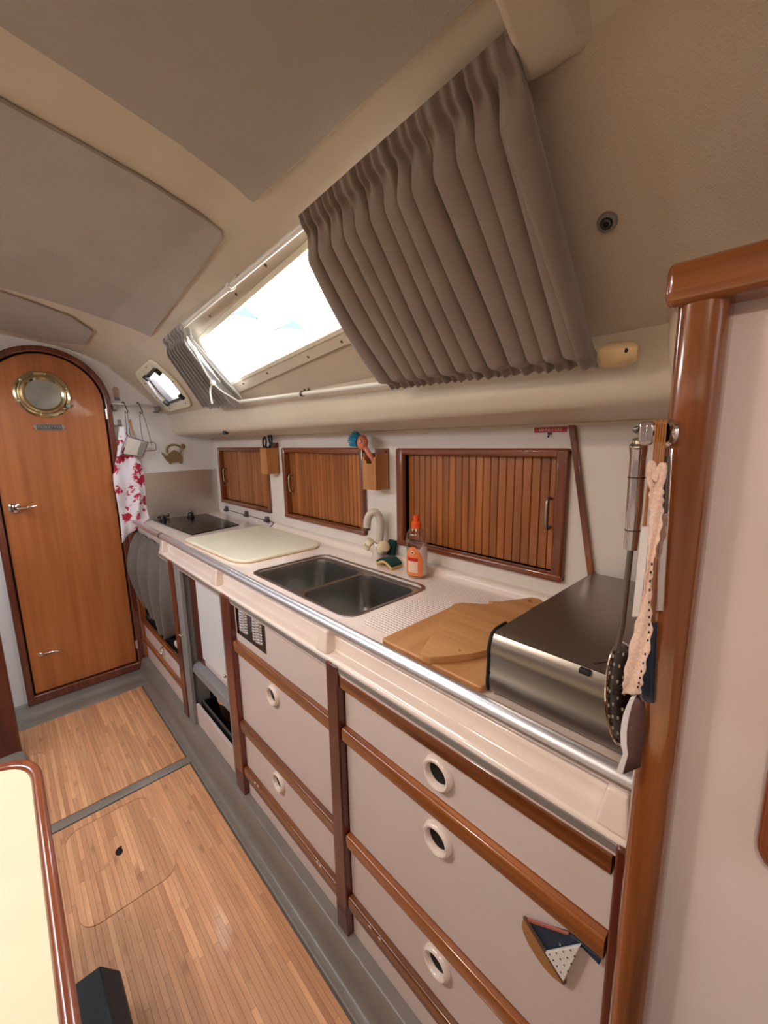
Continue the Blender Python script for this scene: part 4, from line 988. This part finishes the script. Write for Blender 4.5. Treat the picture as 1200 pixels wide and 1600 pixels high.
mb.tube(arc([(.466, .1140, 1.366), (.470, .1170, 1.350), (.472, .1182, 1.335), (.472, .1180, 1.308)], 5), .0015, 6); obj('cord', mb, M['cord'], t)
mb = MB(); mb.hexa([(.464, .1203, 1.213), (.464, .1128, 1.2155), (.470, .1128, 1.2155), (.470, .1203, 1.213)], [(.464, .1190, 1.3098), (.464, .1108, 1.311), (.470, .1108, 1.311), (.470, .1190, 1.3098)]); uf_ = obj('upper_fish', mb, M['fishwhite'], t, bevel=.001)
mb = MB(); mb.hexa([(.4665, .1130, 1.222), (.4745, .1110, 1.224), (.4745, .1095, 1.224), (.4665, .1115, 1.222)], [(.4665, .1112, 1.306), (.4745, .1095, 1.303), (.4745, .1082, 1.303), (.4665, .1100, 1.306)]); obj('fish_side', mb, M['fishbrown'], uf_)
Lq = [(.1141, 1.1245), (.1170, 1.1135), (.1194, 1.1028), (.1206, 1.090), (.1208, 1.0786), (.1195, 1.065), (.1165, 1.0549), (.1217, 1.0282)]
Rq = [(.1098, 1.1267), (.1120, 1.1160), (.1134, 1.1059), (.1144, 1.094), (.1147, 1.082), (.1137, 1.068), (.1115, 1.0564), (.1147, 1.0304)]
Bq = [(.1040, 1.1185), (.1020, 1.108), (.1006, 1.097), (.0998, 1.088), (.1000, 1.077), (.1008, 1.066), (.1016, 1.058), (.1020, 1.040)]
mb = MB(); n = len(Lq)
vs = [(.462, y, z) for y, z in Lq] + [(.4625, y, z) for y, z in Rq] + [(.468, y, z) for y, z in Lq] + [(.4685, y, z) for y, z in Rq]
fs = []
for i in range(n - 1):
    fs += [(i, i + 1, n + i + 1, n + i), (2 * n + i, 3 * n + i, 3 * n + i + 1, 2 * n + i + 1), (i, 2 * n + i, 2 * n + i + 1, i + 1), (n + i, n + i + 1, 3 * n + i + 1, 3 * n + i)]
fs += [(0, n, 3 * n, 2 * n), (n - 1, 3 * n - 1, 4 * n - 1, 2 * n - 1)]
lf_ = obj('lower_fish', mb.add(vs, fs), M['fishwhite'], t, bevel=.0006, seg=1)
mb = MB(); mb.add([(.4635, y - .0003, z) for y, z in Rq] + [(.4745, y, z) for y, z in Bq], [(i, i + 1, n + i + 1, n + i) for i in range(n - 1)]); obj('fish_side', mb, M['fishbrown'], lf_, solid=.001)
LL = [(.1144, 1.3699), (.1137, 1.3488), (.1124, 1.3319), (.1108, 1.3058), (.1094, 1.2746), (.1118, 1.2334), (.117, 1.1945), (.121, 1.1498), (.1213, 1.1264)]
LR = [(.1040, 1.3703), (.1021, 1.3496), (.1013, 1.333), (.1012, 1.3072), (.1045, 1.2756), (.1035, 1.2358), (.1001, 1.2005), (.103, 1.1576), (.1052, 1.1339)]
la = arc([(.4605, y, z) for y, z in LL], 9); lb_ = arc([(.4605, y, z) for y, z in LR], 9)
def lace(uu, vv):
    k = min(len(la) - 1, int(round(vv * (len(la) - 1)))); p = la[k].lerp(lb_[k], uu)
    if uu < .01: p.y += .0008 * math.sin(k * 1.15)
    if uu > .99: p.y -= .0010 * math.sin(k * 1.35)
    p.x -= .0014 * math.sin(uu * PI * 2.2 + k * .22) + .0012; return p
lc = obj('lace_ribbon', MB().grid(lace, 12, len(la) - 1), M['lace'], t, solid=.0008)
obj('lace_loop', MB().tube(arc([(.4605, .1122, 1.352), (.459, .1148, 1.364), (.459, .1140, 1.375), (.460, .1110, 1.366), (.459, .1095, 1.358), (.459, .1072, 1.368), (.459, .1042, 1.373), (.459, .1036, 1.362), (.4605, .1060, 1.350)], 4), .0029, 8), M['lace'], t)
mb = MB()
for k in range(16):
    p = lace(.84, .50 + k * .030); mb.ball((p.x - .0006, p.y, p.z), (.0006, .0010, .0017), 6)
obj('lace_holes', mb, M['navy'], lc)['kind'] = 'stuff'
mb = MB(); mb.grid(lambda uu, vv: (.4765 - .0012 * math.sin(uu * 8), .1130 - .0135 * uu - .0045 * vv, 1.212 - .090 * vv - .004 * math.sin(uu * 3)), 12, 8)
tag(obj('cloth', mb, M['navy'], solid=.0015), 'dark navy cloth hanging behind the lace by the post', 'cloth')

# boat plaque on the drawer front
t = thing('boat_plaque', 'wooden sailboat ornament with a navy and a dotted white sail on the drawer front', 'ornament', (.53, .2, .56))
X0 = .5295
def plq(nm, pts, a, b_, mat, par, bv=.0008):
    return obj(nm, MB().prism(pts, a, b_, 'x'), mat, par, bevel=bv, seg=1, smooth=False)
hull = plq('hull', [(.2575, .6168), (.2597, .6003), (.2563, .5874), (.2472, .5753), (.2327, .5636), (.2188, .5565), (.2055, .5545), (.1868, .5586), (.1844, .5690), (.2547, .6171)], .5385, .5448, M['ply'], t)
plq('navy_sail', [(.2523, .6156), (.2204, .5889), (.1916, .6254), (.1657, .6548), (.1413, .6498), (.1396, .6627), (.1848, .6604)], .5390, .5448, M['navyblue'], t)
plq('sail_edge', [(.2495, .6256), (.1842, .6643), (.1849, .6588), (.2503, .6183)], .5365, .5400, M['copperpaint'], t)
plq('mast', [(.2570, .6230), (.2527, .6261), (.1826, .5713), (.1862, .5645)], .5345, .5388, M['fishbrown'], t)
ws = plq('white_sail', [(.2158, .5983), (.1655, .6671), (.1852, .5756)], .5315, .5368, M['white'], t)
A_ = Vector((.2158, .5983)); B_ = Vector((.1655, .6671)); D_ = Vector((.1852, .5756))
for i in range(5):
    for j in range(5 - i):
        if (i, j) in ((0, 4), (4, 0)): continue
        p = A_ + (B_ - A_) * (.10 + .20 * i) + (D_ - A_) * (.08 + .20 * j)
        obj('dot', MB().lathe([(.001, -.0004), (.0013, -.0004), (.0013, .0004)], (.5314, p.x, p.y), (1, 0, 0), 8), M['black'], ws)
obj('sail_eyelet', MB().ball((.5385, .1965, .6290), .0022, 8), M['chrome'], t)

# ------------------------------------------------------------------ window curtains and rods
TA, TB = Vector((.5365, 1.80, 1.791)), Vector((.4868, .255, 1.8353))
BA, BB = Vector((.7655, 2.02, 1.578)), Vector((.7900, .285, 1.537))
def on(A, B, y): return A + (B - A) * ((y - A.y) / (B.y - A.y))
t = thing('curtain_rod', 'slim white upper curtain rod above the window', 'rod', (.51, 1.0, 1.80))
obj('rod', MB().tube([TA, TB], .0072, 12), M['white'], t)
mb = MB(); p = on(TA, TB, 1.13); q_ = slope(.535, 1.13, .002)
mb.tube([p + Vector((0, -.008, 0)), p + Vector((0, .008, 0))], .0115, 14); mb.tube([p, q_], .006, 8); obj('rod_clip', mb, M['white'], t)
t = thing('curtain_rod', 'slim white lower curtain rod below the window', 'rod', (.78, 1.1, 1.54))
obj('rod', MB().tube([BA, BB], .0068, 12), M['white'], t)
mb = MB(); p = on(BA, BB, 1.22); mb.tube([p + Vector((0, -.006, 0)), p + Vector((0, .006, 0))], .0095, 14); mb.tube([p, p + Vector((.030, 0, .012))], .005, 8); mb.ball(p + Vector((.018, -.012, .015)), .004, 8); mb.ball(p + Vector((.018, .014, .015)), .004, 8); obj('rod_clip', mb, M['darkchrome'], t)
NRM = Vector((-.70, .0, -.71)).normalized()
def curtain(A0, A1, B0, B1, n, amp, bow, header, tail, phase, gath, seed, lean=.008):
    rnd = random.Random(seed); ph = [rnd.uniform(-.35, .35) for _ in range(40)]; am = [rnd.uniform(.75, 1.2) for _ in range(40)]
    A0, A1, B0, B1 = map(Vector, (A0, A1, B0, B1))
    def fn(uu, vv):
        tp = A0.lerp(A1, uu); bt = B0.lerp(B1, uu); d = (bt - tp); L = d.length; d.normalize()
        s_ = -header + (L + header + tail) * vv
        p = tp + d * s_
        rel = s_ / L
        w = uu * n; k = int(w) % 40
        mid_ = max(0, min(1, (rel - .02) * 8)) * max(0, min(1, (1 - rel) * 11)); mid_ = mid_ * mid_ * (3 - 2 * mid_)
        pw = w + .10 * math.sin(w * 1.7 + phase) + .12 * math.sin(w * .9 + rel * 2.5 + phase) * mid_
        fold = abs(math.sin(PI * pw)) ** .8
        fine = math.sin(PI * w * gath + .8 * math.sin(w * 2.3)) * (1 - mid_)
        rodin = math.exp(-((s_) / .012) ** 2) + math.exp(-((s_ - L) / .010) ** 2)
        h = amp * am[k] ** .35 * fold * (.16 + .84 * mid_) + .0042 * fine + .004 + .006 * rodin - .012 * (1 - mid_) * 0
        p = p + NRM * h
        edge_ = bow * math.sin(PI * max(0, min(1, rel)))
        p = p + Vector((0, 1, 0)) * edge_ * (1 - uu) ** 3
        p.y += lean * math.sin(2 * PI * pw) * mid_
        return p
    return fn
off = NRM * .004
t = thing('window_curtain', 'large pleated taupe curtain drawn over the near part of the window', 'curtain', (.65, .55, 1.54))
f1 = curtain(on(TA, TB, .742) + off, on(TA, TB, .283) + off, on(BA, BB, .795) + off, on(BA, BB, .287) + off, 13.0, .034, .020, .018, .008, .4, 3.6, 3, .009)
cl = obj('pleated_cloth', MB().grid(f1, 560, 70), M['curtain'], t, ang=80)
mb = MB(); mb.grid(lambda uu, vv: Vector(f1(.955 + .045 * uu, vv)) + NRM * .0035, 6, 50); obj('side_hem', mb, M['curtain'], t, solid=.001)
t = thing('window_curtain', 'small bunched taupe curtain in daylit grey tied back at the far end of the window', 'curtain', (.65, 1.75, 1.56))
f2 = curtain(on(TA, TB, 1.53) + off, on(TA, TB, 1.775) + off, on(BA, BB, 1.66) + off, on(BA, BB, 2.00) + off, 8.0, .034, .0, .014, .010, 1.3, 2.0, 5, .009)
obj('pleated_cloth', MB().grid(f2, 200, 50), M['curtain_daylit'], t, ang=80)
mb = MB(); mb.grid(lambda uu, vv: Vector(f2(.0, .06 + .9 * vv)) + Vector((.010, -.032 * uu * math.sin(PI * vv) ** .6 - .004, .012)), 4, 24); obj('lining_fold', mb, M['lining'], t, solid=.001)
pt = Vector(f2(.03, .60)) + NRM * .006
mb = MB(); mb.ball(pt, .011, 10); mb.tube(arc([pt, pt + Vector((-.004, .02, -.02)), pt + Vector((-.002, .028, -.05)), pt + Vector((.002, .03, -.075))], 4), .0035, 6); mb.tube(arc([pt, pt + Vector((.004, .03, -.016)), pt + Vector((.002, .045, -.035))], 4), .003, 6)
mb.tube(arc([Vector(f2(.0, .12)) + Vector((-.002, -.006, 0)), pt, Vector(f2(.0, .96)) + Vector((.0, -.006, 0))], 8), .003, 6); obj('tie_cord', mb, M['whitecord'], t)
# turned wooden end of the lower rod
mb = MB(); pe = on(BA, BB, .278); d = Vector((.10, -1, -.02)).normalized()
mb.lathe([(.001, -.012), (.014, -.010), (.018, .0), (.0185, .02), (.0165, .038), (.011, .048), (.001, .051)], pe, d, 22, sx=1.0, sy=1.15)
t = thing('rod_end', 'pale wooden end block of the lower curtain rod', 'rod end', tuple(pe)); obj('block', mb, M['blockwood'], t)
ph_ = pe + d * .034 + Vector((-.0168, 0, .002)); obj('screw_hole', MB().ball(ph_, (.0022, .0045, .0045), 10), M['dark'], t)
# moulded cream bracket that carries the upper rod's near end
mb = MB(); y0, y1 = .232, .276
lo = [slope(.43, y1, .060), slope(.545, y1, .045), slope(.545, y0, .030), slope(.43, y0, .060)]; 
A = [(.40, y1, 1.835), (.512, y1 + .016, 1.806), (.520, y0 + .012, 1.822), (.40, y0, 1.845)]; B = [(.40, y1, 1.91), (.552, y1 + .018, 1.84), (.560, y0 - .010, 1.835), (.40, y0 - .02, 1.91)]
mb.hexa(A, B); struct('trim_7', mb, M['roof'], bevel=.010, seg=4)

# ------------------------------------------------------------------ bulkhead rail and things hanging there
t = thing('utensil_rail', 'steel hanging rail on the far bulkhead', 'rail', (.645, 2.8, 1.60))
obj('bar', MB().tube([(.527, 2.796, 1.633), (.770, 2.796, 1.631)], .0055, 12), M['alu'], t)
for x in (.536, .760):
    mb = MB(); mb.box(x - .010, x + .010, 2.788, 2.842, 1.600, 1.632); mb.box(x - .020, x + .012, 2.822, 2.842, 1.594, 1.601); obj('bracket', mb, M['greygrp'], t, bevel=.002)
def s_hook(x, lbl):
    pts = arc([(x - .004, 2.802, 1.625), (x - .004, 2.803, 1.643), (x, 2.795, 1.6445), (x + .004, 2.787, 1.632), (x + .008, 2.785, 1.612), (x + .014, 2.786, 1.596), (x + .012, 2.787, 1.585), (x + .004, 2.787, 1.586), (x + .001, 2.786, 1.594)], 4)
    tag(obj('s_hook', MB().tube(pts, .0028, 7), M['black']), lbl, 'hook', 's-hooks on the bulkhead rail')
s_hook(.580, 'black s-hook on the steel rail, above the foil packet'); s_hook(.655, 'black s-hook on the steel rail, above the empty wire frame')
t = thing('wire_frame', 'wire rack with a silver foil packet, hanging over the red and white towel', 'rack', (.60, 2.79, 1.35))
mb = MB(); mb.tube(arc([(.586, 2.786, 1.588), (.580, 2.786, 1.575), (.578, 2.786, 1.50), (.576, 2.787, 1.455)], 4), .0022, 6); mb.tube(arc([(.586, 2.786, 1.588), (.592, 2.786, 1.575), (.592, 2.786, 1.50), (.592, 2.787, 1.455)], 4), .0022, 6)
mb.tube([(.576, 2.780, 1.455), (.680, 2.772, 1.415), (.640, 2.774, 1.33), (.525, 2.782, 1.345), (.576, 2.780, 1.455)], .0024, 6); obj('wire', mb, M['steel'], t)
mb = MB(); mb.hexa([(.542, 2.776, 1.352), (.638, 2.768, 1.334), (.645, 2.779, 1.334), (.548, 2.786, 1.352)], [(.578, 2.776, 1.446), (.672, 2.768, 1.408), (.679, 2.779, 1.408), (.584, 2.786, 1.446)]); fo = obj('foil_packet', mb, M['splash'], t, bevel=.003)
mb = MB(); mb.hexa([(.610, 2.7665, 1.344), (.634, 2.7645, 1.339), (.634, 2.768, 1.339), (.610, 2.770, 1.344)], [(.640, 2.7665, 1.418), (.668, 2.7645, 1.406), (.668, 2.768, 1.406), (.640, 2.770, 1.418)]); obj('foil_flap', mb, M['greygrp'], fo)
t = thing('wire_frame', 'empty wire toasting frame hanging right of the foil packet', 'rack', (.70, 2.79, 1.36))
mb = MB(); mb.tube(arc([(.664, 2.790, 1.588), (.655, 2.790, 1.57), (.652, 2.790, 1.49), (.655, 2.790, 1.42)], 4), .0022, 6); mb.tube(arc([(.664, 2.790, 1.588), (.675, 2.790, 1.57), (.690, 2.790, 1.48), (.700, 2.790, 1.395)], 4), .0022, 6)
mb.tube([(.650, 2.79, 1.414), (.715, 2.79, 1.414), (.722, 2.79, 1.405), (.722, 2.79, 1.372), (.712, 2.79, 1.365), (.650, 2.79, 1.365)], .0024, 6); obj('wire', mb, M['steel'], t)
mb = MB(); mb.tube([(.608, 2.835, 1.549), (.612, 2.834, 1.52), (.620, 2.832, 1.46)], [.007, .005, .004], 8); bh = thing('wooden_brush', 'thin wooden brush handle hanging behind the wire racks', 'brush', (.615, 2.834, 1.45)); obj('handle', mb, M['holder'], bh)
mb = MB(); mb.ball((.629, 2.832, 1.476), .008, 10); mb.ball((.632, 2.832, 1.448), .009, 10); mb.tube([(.629, 2.832, 1.478), (.632, 2.832, 1.45)], .006, 8); obj('bristle_tip', mb, M['fishwhite'], bh)
t = thing('wall_hook', 'chrome hook on the bulkhead beside the door, carrying the towel', 'hook', (.555, 2.82, 1.52))
mb = MB(); mb.box(.546, .566, 2.832, 2.842, 1.512, 1.546); mb.tube(arc([(.556, 2.832, 1.530), (.552, 2.812, 1.520), (.556, 2.804, 1.508), (.562, 2.806, 1.518)], 4), .004, 8); mb.tube(arc([(.548, 2.832, 1.520), (.535, 2.820, 1.508), (.526, 2.812, 1.512)], 4), .0035, 8); obj('hook', mb, M['chrome'], t)
def towel(uu, vv):
    z = 1.505 - .60 * vv + .05 * uu * vv * vv
    w = .030 + .115 * min(1, vv * 2.2) ** .8 + .020 * vv
    cx = .560 + .004 * vv - .010 * vv * vv
    x = cx + w * (uu - .48) + .006 * math.sin(vv * 9 + uu * 4)
    y = 2.800 - .016 * math.sin(uu * PI * 3.2 + vv * 1.5) * min(1, vv * 3) - .020 * vv + .006 * math.sin(vv * 17 + uu * 6)
    return (x, min(y, 2.818), z - .035 * (1 - uu) * vv ** 6 * 2)
tag(obj('tea_towel', MB().grid(towel, 40, 60), M['towel'], solid=.002), 'white tea towel with red crab print hanging beside the door', 'towel')
# kettle-shaped trivet on its tiny hook
t = thing('kettle_trivet', 'bronze kettle-shaped trivet on the bulkhead above the splashback', 'trivet', (.835, 2.838, 1.295))
kx, kz = .836, 1.328
kp = [(kx - .038, kz - .040), (kx + .040, kz - .040), (kx + .046, kz - .010), (kx + .038, kz + .018), (kx + .012, kz + .030), (kx + .006, kz + .038), (kx - .006, kz + .038), (kx - .012, kz + .030), (kx - .034, kz + .018), (kx - .044, kz - .002), (kx - .064, kz + .022), (kx - .076, kz + .026), (kx - .070, kz + .012), (kx - .052, kz - .026)]
obj('kettle_body', MB().prism(rounded(kp, .008, 3), 2.831, 2.840, 'y'), M['bronze'], t, bevel=.002)
obj('kettle_handle', MB().tube(arc([(kx - .040, 2.835, kz + .022), (kx - .042, 2.835, kz + .05), (kx - .018, 2.835, kz + .068), (kx + .018, 2.835, kz + .068), (kx + .042, 2.835, kz + .048), (kx + .036, 2.835, kz + .018)], 5), .0058, 8), M['bronze'], t)
for x in (-.030, .032): obj('kettle_foot', MB().box(kx + x - .007, kx + x + .007, 2.831, 2.840, kz - .050, kz - .038), M['bronze'], t, bevel=.002)
mb = MB(); mb.ball((.892, 2.838, 1.386), (.016, .004, .018), 12); mb.tube(arc([(.890, 2.836, 1.386), (.882, 2.826, 1.380), (.876, 2.824, 1.386)], 4), .003, 6)
tag(obj('peg', mb, M['bronze']), 'small bronze peg above the kettle trivet', 'hook')
t = thing('sticker', 'faded little picture sticker above the steel rail', 'sticker', (.555, 2.841, 1.655))
obj('figure', MB().prism(rounded([(.545, 1.672), (.572, 1.672), (.574, 1.722), (.566, 1.735), (.551, 1.735), (.543, 1.722)], .006, 3), 2.8405, 2.8418, 'y'), M['sticker'], t)
obj('lower_band', MB().prism([(.547, 1.656), (.575, 1.656), (.572, 1.674), (.546, 1.674)], 2.8403, 2.8418, 'y'), M['stickerblue'], t)

# ------------------------------------------------------------------ table, box, foot
tb = thing('dining_table', 'cream saloon table with rounded mahogany edge at the left', 'table', (-.3, .5, 0))
TP = [(-.62, -.30), (-.013, -.30), (-.013, 1.195), (-.62, 1.195)]
ou = rounded(TP, [.02, .02, .11, .06], 10); inn = rounded([(-.60, -.28), (-.033, -.28), (-.033, 1.172), (-.60, 1.172)], [.01, .01, .095, .05], 10)
mb = MB(); mb.plate(ou, [inn], lambda u, v, w: (u, v, .706 - w), .045); obj('table_edge', mb, M['frame_y'], tb, bevel=.008, seg=4)
mb = MB(); mb.prism(inn, .675, .6995, 'z'); obj('tabletop', mb, M['tabletop'], tb)
mb = MB(); mb.prism(rounded(rect(-.37, -.25, .25, .75), .03), 0.0, .662, 'z'); obj('pedestal', mb, M['darkmaho_z'], tb)
mb = MB(); A = [(-.20, 1.075), (.027, 1.074), (.062, 1.063), (.070, 1.060)]
sec = [(-.20, 0), (-.20, .150), (.027, .150), (.062, .110), (.066, 0)]
sec = [(-.12, 0), (-.12, .150), (.027, .150), (.062, .110), (.066, 0.0)]
mb.hexa([(x, .80, z) for x, z in sec], [(x, (1.075 if x < .04 else 1.062), z) for x, z in sec]); bx_ = thing('black_box', 'black plastic box with a chamfered lid on the floor by the table', 'box', (0, .94, 0))
obj('case', mb, M['blackbox'], bx_, bevel=.004)
mb = MB(); mb.tube(arc([(.0, .905, .152), (.004, .912, .168), (.020, .914, .170), (.026, .908, .152)], 4), .004, 8); obj('carry_loop', mb, M['rubber'], bx_)
mb = MB(); mb.prism(rounded(rect(-.30, -.070, 2.10, 2.36), .04, 6), 0.0, .045, 'z'); tag(obj('plinth', mb, M['greygrp'], bevel=.012, seg=4), 'grey moulded plinth at the foot of the dark post', 'plinth')

# ------------------------------------------------------------------ outside, beyond the glass
mb = MB(); mb.box(1.115, 1.75, -1.0, 6.0, 1.44, 1.47); struct('trim_8', mb, M['white'])
t = thing('guard_rail', 'thin guard wire on steel stanchions outside the window', 'railing', (1.5, 3, 1.47))
obj('wire', MB().tube([(1.5, .6, 2.09), (1.5, 5.4, 2.09)], .0035, 6), M['black'], t)
for y in (.6, 5.4): obj('stanchion', MB().tube([(1.5, y, 1.47), (1.5, y, 2.10)], .012, 8), M['steel'], t)
hz = lambda y: -3 + (y - 5) * .42
mb = MB(); mb.hexa([(-30, 5, -3.5), (70, 5, -3.5), (70, 75, hz(75) - .5), (-30, 75, hz(75) - .5)], [(-30, 5, -3), (70, 5, -3), (70, 75, hz(75)), (-30, 75, hz(75))]); struct('trim_9', mb, M['white'], smooth=False)
spots = [(18.4, 38.6, 'far house on the bright hillside, uppermost of the row seen through the window'), (22.0, 36.4, 'far house on the bright hillside, middle of the row seen through the window'), (25.6, 34.2, 'far house on the bright hillside, lowest of the row seen through the window')]
def house(x, y, L):
    z = hz(y) ; t = thing('house', L, 'house', (x, y, z), 'houses on the far hillside')
    obj('wall', MB().box(x - 1.0, x + 1.0, y - .8, y + .8, z - .4, z + 1.7), M['white'], t)
    obj('roof', MB().prism([(x - 1.25, z + 1.7), (x + 1.25, z + 1.7), (x, z + 2.5)], y - 1, y + 1, 'y'), M['boat'], t)
for a_ in spots: house(*a_)
